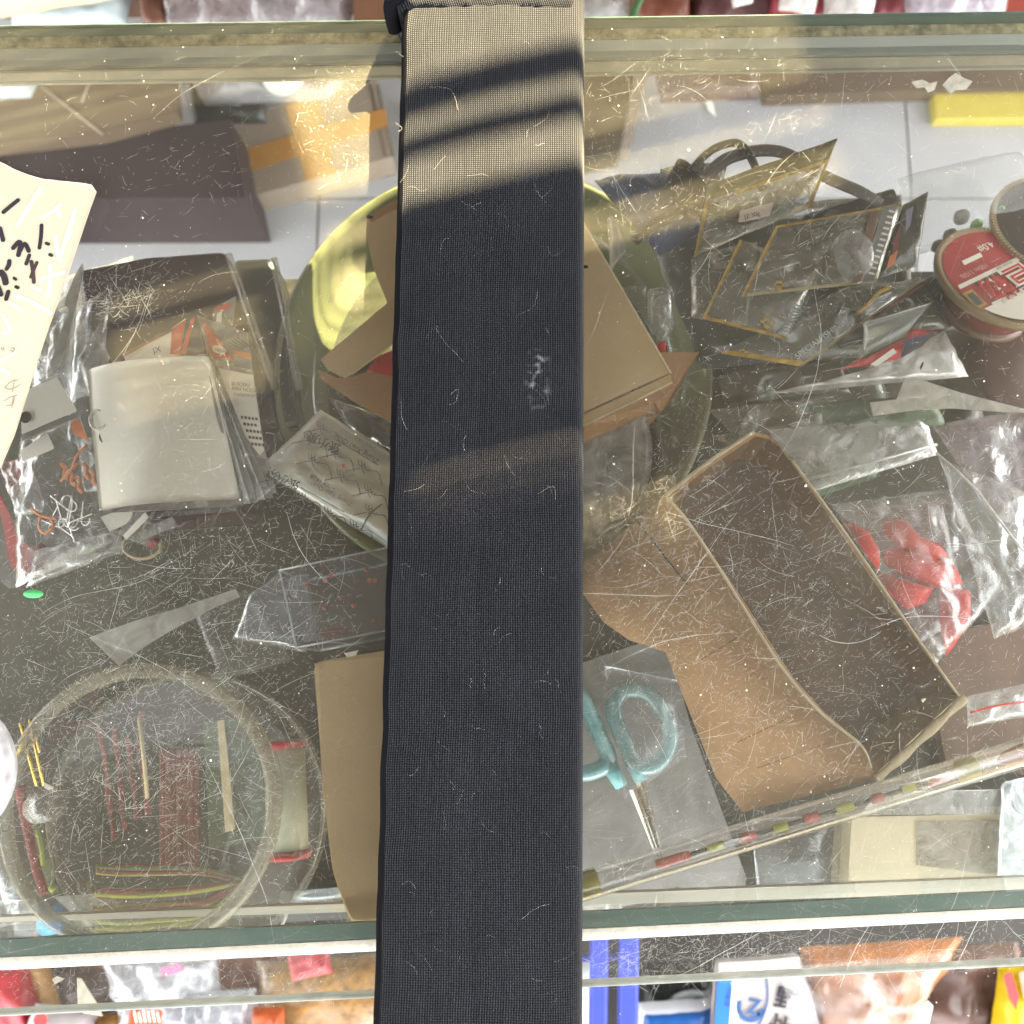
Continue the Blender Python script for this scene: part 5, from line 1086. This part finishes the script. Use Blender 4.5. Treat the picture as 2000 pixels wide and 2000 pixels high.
multi('crease', [stroke([(x0, y0, zr - .001 - .05 * t0 ** 1.1 + .003), (x1, y1, zr - .001 - .05 * t1 ** 1.1 + .003)], 0, w_, None, None) for x0, y0, t0, x1, y1, t1, w_ in [(1440, 1245, .12, 1368, 1290, .62, 2.2), (1556, 1395, .15, 1440, 1450, .7, 1.8), (1500, 1330, .1, 1470, 1400, .4, 1.4), (1620, 1450, .2, 1480, 1500, .75, 1.8), (1400, 1150, .1, 1300, 1180, .5, 1.8)]], M('crease_shade', C(124, 94, 64), .85), parent=tr)
V, F = stroke([(1246, 1020, .868), (1270, 1050, .8695), (1300, 1090, .868), (1328, 1125, .866), (1342, 1142, .864)], 0, 3.5, None, None); add('slit', [v + Vector((0, 0, .001)) for v in V], F, m_hole, parent=tr)
# scissors on their blister card
slab('blister_card', [(1120, 1300), (1300, 1240), (1350, 1420), (1458, 1715), (1456, 1730), (1444, 1737), (1320, 1750), (1120, 1790)], .787, FILM('grey_blister', (.8, .8, .8), .6, (.52, .49, .47), rough=.25, wr=.1, wscale=15), th=.001, label='grey translucent backing card under the scissors', cat='card')
sx = T('scissors', 'scissors with teal translucent handles on a clear backing card', 'scissors', P(1240, 1500, ZS))
m_teal = FILM('teal_plastic', (.62, .86, .88), .5, (.34, .60, .62), rough=.15, wr=.1, gl=1.6)
m_teal2 = M('teal_core', C(120, 178, 180), .3, var=.15, vscale=80)
def loop(pts, rr): 
    tube('handle', spline(PL(pts, .806), 6, closed=True), rr, m_teal, closed=True, seg=12, parent=sx); tube('core', spline(PL(pts, .806), 6, closed=True), rr * .5, m_teal2, closed=True, seg=8, parent=sx)
loop([(1200, 1398), (1203, 1364), (1228, 1347), (1268, 1356), (1300, 1400), (1309, 1446), (1290, 1487), (1262, 1499), (1238, 1490), (1218, 1445)], .0045)
loop([(1152, 1394), (1136, 1362), (1100, 1350), (1066, 1372), (1058, 1430), (1078, 1488), (1130, 1510), (1172, 1502), (1188, 1480), (1172, 1440)], .0045)
for a, b in [((1236, 1486), (1252, 1524)), ((1186, 1486), (1214, 1536))]: tube('shank', PL([a, b], .806), lambda t: .0046 - .001 * t, m_teal2, parent=sx)
for a, b in [((1252, 1526), (1296, 1688)), ((1238, 1540), (1292, 1690))]:
    p0, p1 = P(*a, .806), P(*b, .806); dd = (p1 - p0).normalized(); ss = Vector((-dd.y, dd.x, 0)) * .0028
    add('blade', [p0 - ss, p0 + ss, p1 + ss * .35, p1 - ss * .35] + [p + Vector((0, 0, .0022)) for p in (p0 - ss * .3, p0 + ss * .3, p1 + ss * .1, p1 - ss * .1)], [(0, 1, 5, 4), (1, 2, 6, 5), (2, 3, 7, 6), (3, 0, 4, 7), (4, 5, 6, 7)], m_steel, parent=sx)
lathe('rivet', P(1322, 1742, .79), [(1e-6, .004), (.002, .0036), (.003, .001)], m_brass, seg=16, label='small brass rivet at the front of the backing card', cat='rivet')
sheet('blister_shell', [(1180, 1300), (1330, 1330), (1340, 1480), (1220, 1560)], .815, m_film, curl=lambda u, v: .004 * math.sin(math.pi * u) * math.sin(math.pi * v), label='clear moulded shell over the scissor handles', cat='shell')
# float tube
ft = T('float_tube', 'long clear tube holding a fishing float with red yellow and black bands', 'tube', P(1550, 1600, ZS))
ZF = .8765
def fx(x, off_=0): return P(x, 1733 - (x - 1130) * .3025 + off_, ZF)
A, B = fx(1080), fx(2110); d = (B - A).normalized(); rt_ = .0068
m_tubec = FILM('tube_plastic', (.96, .96, .96), .07, (.8, .8, .8), rough=.08, wr=.03, gl=1.5, cap=.35)
lathe('tube_wall', A, [(rt_, 0), (rt_, (B - A).length), (rt_ * .92, (B - A).length), (rt_ * .92, 0)], m_tubec, seg=36, axis=d, parent=ft)
m_fr = M('float_red', C(236, 76, 66), .4, var=.05); m_fy = M('float_yellow', C(206, 214, 40), .4, var=.05); m_fb = M('float_black', C(40, 38, 38), .4, var=.05)
segs = [(1282, 1347, 'r'), (1347, 1380, 'b'), (1380, 1413, 'y'), (1413, 1445, 'b'), (1445, 1477, 'r'), (1477, 1510, 'b'), (1510, 1538, 'y'), (1538, 1570, 'b'), (1570, 1598, 'r'), (1598, 1633, 'b'), (1633, 1666, 'y'), (1666, 1701, 'b'), (1701, 1724, 'r'), (1724, 1761, 'b'), (1761, 1787, 'y'), (1787, 1813, 'b'), (1813, 1852, 'r')]
for a, b, k in segs: tube('float_band', [fx(a, 2), fx(b, 2)], {'r': .0022, 'y': .0020, 'b': .0010}[k], {'r': m_fr, 'y': m_fy, 'b': m_fb}[k], seg=8, parent=ft)
for x in (1150, 1888): lathe('plug', fx(x) - d * .004, [(1e-6, 0), (.0055, 0), (.0060, .002), (.0060, .008), (.0050, .009), (1e-6, .009)], M('yellow_foam', C(214, 204, 90), .6, var=.1), seg=28, axis=d, parent=ft)
lathe('float_body', fx(1946), [(1e-6, 0), (.003, .004), (.0046, .014), (.0046, .03), (1e-6, .04)], m_red, seg=24, axis=d, parent=ft)
# front right: cream card and pale blister
m_cream = M('cream_card', C(176, 164, 136), .6, var=.1, vscale=20)
r_ = T('cream_box', 'wide cream coloured box with a clear window behind the front pane', 'box', P(1830, 1680, ZS))
prism('box_body', [(1664, 1596), (2120, 1586), (2120, 1756), (1654, 1766)], .806, ZS + .002, m_cream, parent=r_)
sheet('window', [(1790, 1604), (1956, 1602), (1950, 1710), (1790, 1690)], .8068, FILM('grey_window', (.8, .78, .72), .45, (.55, .51, .43), rough=.25, wr=.1), parent=r_)
sheet('clear_strip', [(1715, 1548), (2080, 1538), (2080, 1590), (1680, 1592)], .812, m_hazy, amp=.001, label='strip of hazy film behind the cream box', cat='strip')
sheet('pale_blister', [(1958, 1528), (2090, 1500), (2090, 1745), (1946, 1734)], .815, FILM('pale_blue', (.9, .94, .97), .62, (.72, .77, .80), rough=.2, wr=.7), nu=20, nv=20, amp=.0015, sc=90, rnd=.12, label='pale blue blister pack standing on the cream box', cat='pack')
slab('black_insert', [(1360, 1745), (1600, 1735), (1650, 1765), (1450, 1775), (1300, 1772)], .781, m_blk, th=.002, label='black insert in front of the scissors card', cat='insert')
sheet('clear_tray', [(1465, 1600), (1650, 1590), (1648, 1760), (1480, 1740)], .79, m_film, curl=lambda u, v: .006 * math.sin(math.pi * v) * math.sin(math.pi * u), label='clear moulded tray left of the cream box', cat='tray')
for x, y, s_, lab in [(1168, 1768, 22, 'clear plastic bung under the end of the float tube'), (1204, 1766, 8, 'tiny clear bead beside the plastic bung')]: lathe('clear_bung', P(x, y, .80), [(1e-6, .01), (s_ * PM(.8), .009), (s_ * 1.05 * PM(.8), 0)], FILM('bung_clear', veil=.3, rough=.05, wr=.1, gl=2), seg=24, label=lab, cat='bung')
slab('clear_tab', [(1140, 1772), (1200, 1748), (1240, 1738), (1236, 1750), (1150, 1782)], .815, m_milky, th=.0012, label='clear plastic tab under the end of the float tube', cat='tab')
# ================================================================== on the floor behind the counter
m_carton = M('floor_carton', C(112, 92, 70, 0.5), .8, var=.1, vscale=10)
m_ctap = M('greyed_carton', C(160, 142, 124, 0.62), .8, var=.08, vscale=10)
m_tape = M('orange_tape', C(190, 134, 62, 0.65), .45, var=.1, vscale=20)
m_dark = M('carton_shade', C(58, 34, 42, 0.4), .6, var=.3, vscale=10)
prism('carton_shade', [(-60, 300), (200, 262), (452, 232), (480, 386), (180, 388), (-60, 388)], .14, .001, m_dark, label='shaded side of the brown carton, made as a dark maroon block on the floor', cat='case')  # carton side in shade, put in as a separate dark block
r_ = T('floor_carton', 'plain brown carton on top of its dark shade block behind the counter', 'carton', P(160, 220, .142))
prism('carton_wall', [(-80, 140), (70, 166), (120, 120), (336, 108), (344, 218), (194, 258), (-80, 290)], .17, .142, m_carton, parent=r_)
for a, b in [((80, 168), (200, 262)), ((190, 120), (160, 200))]: tube('flap_edge', PL([a, b], .1705), .0018, m_ctap, seg=5, parent=r_)
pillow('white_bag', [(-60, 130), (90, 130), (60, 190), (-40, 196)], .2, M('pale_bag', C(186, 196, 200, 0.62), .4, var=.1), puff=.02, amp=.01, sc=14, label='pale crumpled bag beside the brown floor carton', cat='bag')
r_ = T('taped_carton', 'grey brown carton with an orange tape cross on the floor', 'carton', P(590, 270, .001))
zt_ = .05
prism('carton_wall', [(424, 243), (735, 152), (768, 306), (484, 386)], zt_, .001, m_ctap, parent=r_)
slab('tape_band', [(557, 206), (620, 188), (656, 338), (598, 353)], zt_ + .0012, m_tape, th=.001, parent=r_); slab('tape_band', [(446, 300), (753, 211), (758, 245), (466, 343)], zt_ + .0026, m_tape, th=.001, parent=r_)
for x in (722, 738): tube('board_seam', PL([(x, 165), (x + 30, 305)], zt_ + .001), .0012, m_carton, seg=5, parent=r_)
r_ = T('silver_bag', 'grey plastic bag with a round white label behind the taped carton', 'bag', P(470, 160, .2))
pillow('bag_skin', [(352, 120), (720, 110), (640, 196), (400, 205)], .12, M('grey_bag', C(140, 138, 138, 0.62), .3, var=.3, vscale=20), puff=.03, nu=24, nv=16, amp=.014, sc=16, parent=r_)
lathe('round_label', P(553, 150, .166), [(1e-6, 0), (40 * PM(.16, 150), 0)], m_white, seg=36, parent=r_)
multi('label_writing', [stroke([(528 + 9 * k, 142 + 4 * (k % 2), .1672), (533 + 9 * k, 150, .1672), (530 + 9 * k, 158, .1672)], 0, 2, None, None) for k in range(4)], m_ink2, parent=r_)
pillow('dark_bag', [(352, 150), (520, 190), (520, 240), (380, 245)], .08, m_blk, puff=.02, amp=.01, sc=16, label='dark bag squeezed between the floor cartons', cat='bag')
lathe('black_knob', P(704, 147, .30), [(1e-6, .02), (.012, .018), (.016, .008), (.012, 0)], m_blk, seg=24, label='black round knob beside the taped carton', cat='ball')  # a loose black knob
r_ = T('olive_carton', 'dark olive carton on the floor just right of the bar', 'carton', P(1180, 220, .001))
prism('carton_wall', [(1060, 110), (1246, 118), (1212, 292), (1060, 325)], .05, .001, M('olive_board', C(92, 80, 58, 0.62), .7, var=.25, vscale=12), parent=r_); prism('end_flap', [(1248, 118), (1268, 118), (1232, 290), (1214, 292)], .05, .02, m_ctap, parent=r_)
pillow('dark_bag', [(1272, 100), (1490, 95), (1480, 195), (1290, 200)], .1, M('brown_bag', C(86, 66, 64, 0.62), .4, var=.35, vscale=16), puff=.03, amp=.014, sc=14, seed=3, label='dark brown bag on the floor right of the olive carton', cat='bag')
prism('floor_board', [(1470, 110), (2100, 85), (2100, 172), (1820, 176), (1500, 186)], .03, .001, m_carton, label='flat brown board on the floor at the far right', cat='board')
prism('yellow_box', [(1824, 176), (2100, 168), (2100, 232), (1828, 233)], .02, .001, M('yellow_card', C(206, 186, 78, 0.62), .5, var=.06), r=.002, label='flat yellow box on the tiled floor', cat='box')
slab('floor_scrap', [(1376, 184), (1392, 200), (1398, 226), (1384, 214)], .004, m_white, th=.002, label='white scrap of paper on the tiled floor', cat='scrap')
for x, y in [(1846, 262), (1820, 292)]: pass
# ------------------------------------------------------------------ goods behind the counter, seen over its back edge
zb = .46
def goods(name, q, z, mat, lab, cat, puff=.02, amp=.01, sc=24, seed=0, **kw): return pillow(name, q, z, mat, puff=puff, amp=amp, sc=sc, seed=seed, label=lab, cat=cat, nu=22, nv=18, **kw)
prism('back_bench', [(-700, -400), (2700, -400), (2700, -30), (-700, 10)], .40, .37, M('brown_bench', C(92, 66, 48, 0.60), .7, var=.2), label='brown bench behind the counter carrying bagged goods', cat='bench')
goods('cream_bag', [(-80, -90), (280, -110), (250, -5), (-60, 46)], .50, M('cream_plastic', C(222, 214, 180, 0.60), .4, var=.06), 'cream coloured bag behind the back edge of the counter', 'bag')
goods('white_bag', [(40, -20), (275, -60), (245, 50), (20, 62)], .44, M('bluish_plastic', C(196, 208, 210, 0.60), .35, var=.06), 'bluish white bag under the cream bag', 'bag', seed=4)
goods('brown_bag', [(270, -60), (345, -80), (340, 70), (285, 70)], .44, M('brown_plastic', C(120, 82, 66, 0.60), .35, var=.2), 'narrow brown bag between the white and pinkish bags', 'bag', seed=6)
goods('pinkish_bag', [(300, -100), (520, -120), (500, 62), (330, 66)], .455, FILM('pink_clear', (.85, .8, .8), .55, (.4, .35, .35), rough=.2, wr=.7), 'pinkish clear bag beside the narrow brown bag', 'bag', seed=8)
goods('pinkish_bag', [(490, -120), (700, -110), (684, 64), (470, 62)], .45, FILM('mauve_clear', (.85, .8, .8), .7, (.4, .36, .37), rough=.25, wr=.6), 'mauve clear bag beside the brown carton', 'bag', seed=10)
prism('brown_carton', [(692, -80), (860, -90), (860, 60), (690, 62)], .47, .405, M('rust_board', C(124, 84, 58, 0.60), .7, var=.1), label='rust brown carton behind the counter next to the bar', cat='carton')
tube('green_stem', spline(PL([(1226, 70), (1240, 20), (1258, -20), (1270, -60)], .52), 5), .004, M('green_plastic', C(64, 104, 60, 0.60), .5), label='green plastic stem behind the back edge right of the bar', cat='stem')  # a green stem
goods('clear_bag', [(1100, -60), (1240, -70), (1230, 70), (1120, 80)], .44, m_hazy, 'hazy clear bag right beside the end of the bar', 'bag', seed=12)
goods('rusty_bag', [(1235, -70), (1350, -70), (1345, 70), (1225, 70)], .45, M('rusty_plastic', C(126, 74, 56, 0.60), .4, var=.25), 'rusty red bag beside the green stem', 'bag', seed=14)
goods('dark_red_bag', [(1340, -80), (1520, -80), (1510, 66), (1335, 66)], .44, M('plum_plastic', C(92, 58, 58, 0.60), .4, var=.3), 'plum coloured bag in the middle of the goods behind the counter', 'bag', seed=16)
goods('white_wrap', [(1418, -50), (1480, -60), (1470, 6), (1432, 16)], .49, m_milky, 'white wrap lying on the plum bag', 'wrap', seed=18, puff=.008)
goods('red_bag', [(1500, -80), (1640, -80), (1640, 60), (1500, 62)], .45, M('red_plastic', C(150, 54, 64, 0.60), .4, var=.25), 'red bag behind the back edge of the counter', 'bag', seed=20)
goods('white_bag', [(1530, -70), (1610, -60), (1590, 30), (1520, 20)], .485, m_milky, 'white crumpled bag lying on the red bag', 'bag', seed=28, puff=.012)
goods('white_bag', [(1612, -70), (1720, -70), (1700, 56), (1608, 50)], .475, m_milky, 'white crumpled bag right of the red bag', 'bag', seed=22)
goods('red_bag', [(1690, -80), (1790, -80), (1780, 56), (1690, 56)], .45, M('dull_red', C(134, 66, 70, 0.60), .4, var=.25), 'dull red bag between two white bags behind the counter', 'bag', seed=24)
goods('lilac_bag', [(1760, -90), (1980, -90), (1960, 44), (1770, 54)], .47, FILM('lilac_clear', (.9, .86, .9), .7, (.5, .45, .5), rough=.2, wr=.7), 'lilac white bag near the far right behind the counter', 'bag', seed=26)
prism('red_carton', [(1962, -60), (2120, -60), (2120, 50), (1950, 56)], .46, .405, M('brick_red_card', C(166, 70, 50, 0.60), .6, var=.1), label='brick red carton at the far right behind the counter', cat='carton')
# ------------------------------------------------------------------ goods in front of the counter, below the overhang
zf2 = .40
def lowq(q, z): return q
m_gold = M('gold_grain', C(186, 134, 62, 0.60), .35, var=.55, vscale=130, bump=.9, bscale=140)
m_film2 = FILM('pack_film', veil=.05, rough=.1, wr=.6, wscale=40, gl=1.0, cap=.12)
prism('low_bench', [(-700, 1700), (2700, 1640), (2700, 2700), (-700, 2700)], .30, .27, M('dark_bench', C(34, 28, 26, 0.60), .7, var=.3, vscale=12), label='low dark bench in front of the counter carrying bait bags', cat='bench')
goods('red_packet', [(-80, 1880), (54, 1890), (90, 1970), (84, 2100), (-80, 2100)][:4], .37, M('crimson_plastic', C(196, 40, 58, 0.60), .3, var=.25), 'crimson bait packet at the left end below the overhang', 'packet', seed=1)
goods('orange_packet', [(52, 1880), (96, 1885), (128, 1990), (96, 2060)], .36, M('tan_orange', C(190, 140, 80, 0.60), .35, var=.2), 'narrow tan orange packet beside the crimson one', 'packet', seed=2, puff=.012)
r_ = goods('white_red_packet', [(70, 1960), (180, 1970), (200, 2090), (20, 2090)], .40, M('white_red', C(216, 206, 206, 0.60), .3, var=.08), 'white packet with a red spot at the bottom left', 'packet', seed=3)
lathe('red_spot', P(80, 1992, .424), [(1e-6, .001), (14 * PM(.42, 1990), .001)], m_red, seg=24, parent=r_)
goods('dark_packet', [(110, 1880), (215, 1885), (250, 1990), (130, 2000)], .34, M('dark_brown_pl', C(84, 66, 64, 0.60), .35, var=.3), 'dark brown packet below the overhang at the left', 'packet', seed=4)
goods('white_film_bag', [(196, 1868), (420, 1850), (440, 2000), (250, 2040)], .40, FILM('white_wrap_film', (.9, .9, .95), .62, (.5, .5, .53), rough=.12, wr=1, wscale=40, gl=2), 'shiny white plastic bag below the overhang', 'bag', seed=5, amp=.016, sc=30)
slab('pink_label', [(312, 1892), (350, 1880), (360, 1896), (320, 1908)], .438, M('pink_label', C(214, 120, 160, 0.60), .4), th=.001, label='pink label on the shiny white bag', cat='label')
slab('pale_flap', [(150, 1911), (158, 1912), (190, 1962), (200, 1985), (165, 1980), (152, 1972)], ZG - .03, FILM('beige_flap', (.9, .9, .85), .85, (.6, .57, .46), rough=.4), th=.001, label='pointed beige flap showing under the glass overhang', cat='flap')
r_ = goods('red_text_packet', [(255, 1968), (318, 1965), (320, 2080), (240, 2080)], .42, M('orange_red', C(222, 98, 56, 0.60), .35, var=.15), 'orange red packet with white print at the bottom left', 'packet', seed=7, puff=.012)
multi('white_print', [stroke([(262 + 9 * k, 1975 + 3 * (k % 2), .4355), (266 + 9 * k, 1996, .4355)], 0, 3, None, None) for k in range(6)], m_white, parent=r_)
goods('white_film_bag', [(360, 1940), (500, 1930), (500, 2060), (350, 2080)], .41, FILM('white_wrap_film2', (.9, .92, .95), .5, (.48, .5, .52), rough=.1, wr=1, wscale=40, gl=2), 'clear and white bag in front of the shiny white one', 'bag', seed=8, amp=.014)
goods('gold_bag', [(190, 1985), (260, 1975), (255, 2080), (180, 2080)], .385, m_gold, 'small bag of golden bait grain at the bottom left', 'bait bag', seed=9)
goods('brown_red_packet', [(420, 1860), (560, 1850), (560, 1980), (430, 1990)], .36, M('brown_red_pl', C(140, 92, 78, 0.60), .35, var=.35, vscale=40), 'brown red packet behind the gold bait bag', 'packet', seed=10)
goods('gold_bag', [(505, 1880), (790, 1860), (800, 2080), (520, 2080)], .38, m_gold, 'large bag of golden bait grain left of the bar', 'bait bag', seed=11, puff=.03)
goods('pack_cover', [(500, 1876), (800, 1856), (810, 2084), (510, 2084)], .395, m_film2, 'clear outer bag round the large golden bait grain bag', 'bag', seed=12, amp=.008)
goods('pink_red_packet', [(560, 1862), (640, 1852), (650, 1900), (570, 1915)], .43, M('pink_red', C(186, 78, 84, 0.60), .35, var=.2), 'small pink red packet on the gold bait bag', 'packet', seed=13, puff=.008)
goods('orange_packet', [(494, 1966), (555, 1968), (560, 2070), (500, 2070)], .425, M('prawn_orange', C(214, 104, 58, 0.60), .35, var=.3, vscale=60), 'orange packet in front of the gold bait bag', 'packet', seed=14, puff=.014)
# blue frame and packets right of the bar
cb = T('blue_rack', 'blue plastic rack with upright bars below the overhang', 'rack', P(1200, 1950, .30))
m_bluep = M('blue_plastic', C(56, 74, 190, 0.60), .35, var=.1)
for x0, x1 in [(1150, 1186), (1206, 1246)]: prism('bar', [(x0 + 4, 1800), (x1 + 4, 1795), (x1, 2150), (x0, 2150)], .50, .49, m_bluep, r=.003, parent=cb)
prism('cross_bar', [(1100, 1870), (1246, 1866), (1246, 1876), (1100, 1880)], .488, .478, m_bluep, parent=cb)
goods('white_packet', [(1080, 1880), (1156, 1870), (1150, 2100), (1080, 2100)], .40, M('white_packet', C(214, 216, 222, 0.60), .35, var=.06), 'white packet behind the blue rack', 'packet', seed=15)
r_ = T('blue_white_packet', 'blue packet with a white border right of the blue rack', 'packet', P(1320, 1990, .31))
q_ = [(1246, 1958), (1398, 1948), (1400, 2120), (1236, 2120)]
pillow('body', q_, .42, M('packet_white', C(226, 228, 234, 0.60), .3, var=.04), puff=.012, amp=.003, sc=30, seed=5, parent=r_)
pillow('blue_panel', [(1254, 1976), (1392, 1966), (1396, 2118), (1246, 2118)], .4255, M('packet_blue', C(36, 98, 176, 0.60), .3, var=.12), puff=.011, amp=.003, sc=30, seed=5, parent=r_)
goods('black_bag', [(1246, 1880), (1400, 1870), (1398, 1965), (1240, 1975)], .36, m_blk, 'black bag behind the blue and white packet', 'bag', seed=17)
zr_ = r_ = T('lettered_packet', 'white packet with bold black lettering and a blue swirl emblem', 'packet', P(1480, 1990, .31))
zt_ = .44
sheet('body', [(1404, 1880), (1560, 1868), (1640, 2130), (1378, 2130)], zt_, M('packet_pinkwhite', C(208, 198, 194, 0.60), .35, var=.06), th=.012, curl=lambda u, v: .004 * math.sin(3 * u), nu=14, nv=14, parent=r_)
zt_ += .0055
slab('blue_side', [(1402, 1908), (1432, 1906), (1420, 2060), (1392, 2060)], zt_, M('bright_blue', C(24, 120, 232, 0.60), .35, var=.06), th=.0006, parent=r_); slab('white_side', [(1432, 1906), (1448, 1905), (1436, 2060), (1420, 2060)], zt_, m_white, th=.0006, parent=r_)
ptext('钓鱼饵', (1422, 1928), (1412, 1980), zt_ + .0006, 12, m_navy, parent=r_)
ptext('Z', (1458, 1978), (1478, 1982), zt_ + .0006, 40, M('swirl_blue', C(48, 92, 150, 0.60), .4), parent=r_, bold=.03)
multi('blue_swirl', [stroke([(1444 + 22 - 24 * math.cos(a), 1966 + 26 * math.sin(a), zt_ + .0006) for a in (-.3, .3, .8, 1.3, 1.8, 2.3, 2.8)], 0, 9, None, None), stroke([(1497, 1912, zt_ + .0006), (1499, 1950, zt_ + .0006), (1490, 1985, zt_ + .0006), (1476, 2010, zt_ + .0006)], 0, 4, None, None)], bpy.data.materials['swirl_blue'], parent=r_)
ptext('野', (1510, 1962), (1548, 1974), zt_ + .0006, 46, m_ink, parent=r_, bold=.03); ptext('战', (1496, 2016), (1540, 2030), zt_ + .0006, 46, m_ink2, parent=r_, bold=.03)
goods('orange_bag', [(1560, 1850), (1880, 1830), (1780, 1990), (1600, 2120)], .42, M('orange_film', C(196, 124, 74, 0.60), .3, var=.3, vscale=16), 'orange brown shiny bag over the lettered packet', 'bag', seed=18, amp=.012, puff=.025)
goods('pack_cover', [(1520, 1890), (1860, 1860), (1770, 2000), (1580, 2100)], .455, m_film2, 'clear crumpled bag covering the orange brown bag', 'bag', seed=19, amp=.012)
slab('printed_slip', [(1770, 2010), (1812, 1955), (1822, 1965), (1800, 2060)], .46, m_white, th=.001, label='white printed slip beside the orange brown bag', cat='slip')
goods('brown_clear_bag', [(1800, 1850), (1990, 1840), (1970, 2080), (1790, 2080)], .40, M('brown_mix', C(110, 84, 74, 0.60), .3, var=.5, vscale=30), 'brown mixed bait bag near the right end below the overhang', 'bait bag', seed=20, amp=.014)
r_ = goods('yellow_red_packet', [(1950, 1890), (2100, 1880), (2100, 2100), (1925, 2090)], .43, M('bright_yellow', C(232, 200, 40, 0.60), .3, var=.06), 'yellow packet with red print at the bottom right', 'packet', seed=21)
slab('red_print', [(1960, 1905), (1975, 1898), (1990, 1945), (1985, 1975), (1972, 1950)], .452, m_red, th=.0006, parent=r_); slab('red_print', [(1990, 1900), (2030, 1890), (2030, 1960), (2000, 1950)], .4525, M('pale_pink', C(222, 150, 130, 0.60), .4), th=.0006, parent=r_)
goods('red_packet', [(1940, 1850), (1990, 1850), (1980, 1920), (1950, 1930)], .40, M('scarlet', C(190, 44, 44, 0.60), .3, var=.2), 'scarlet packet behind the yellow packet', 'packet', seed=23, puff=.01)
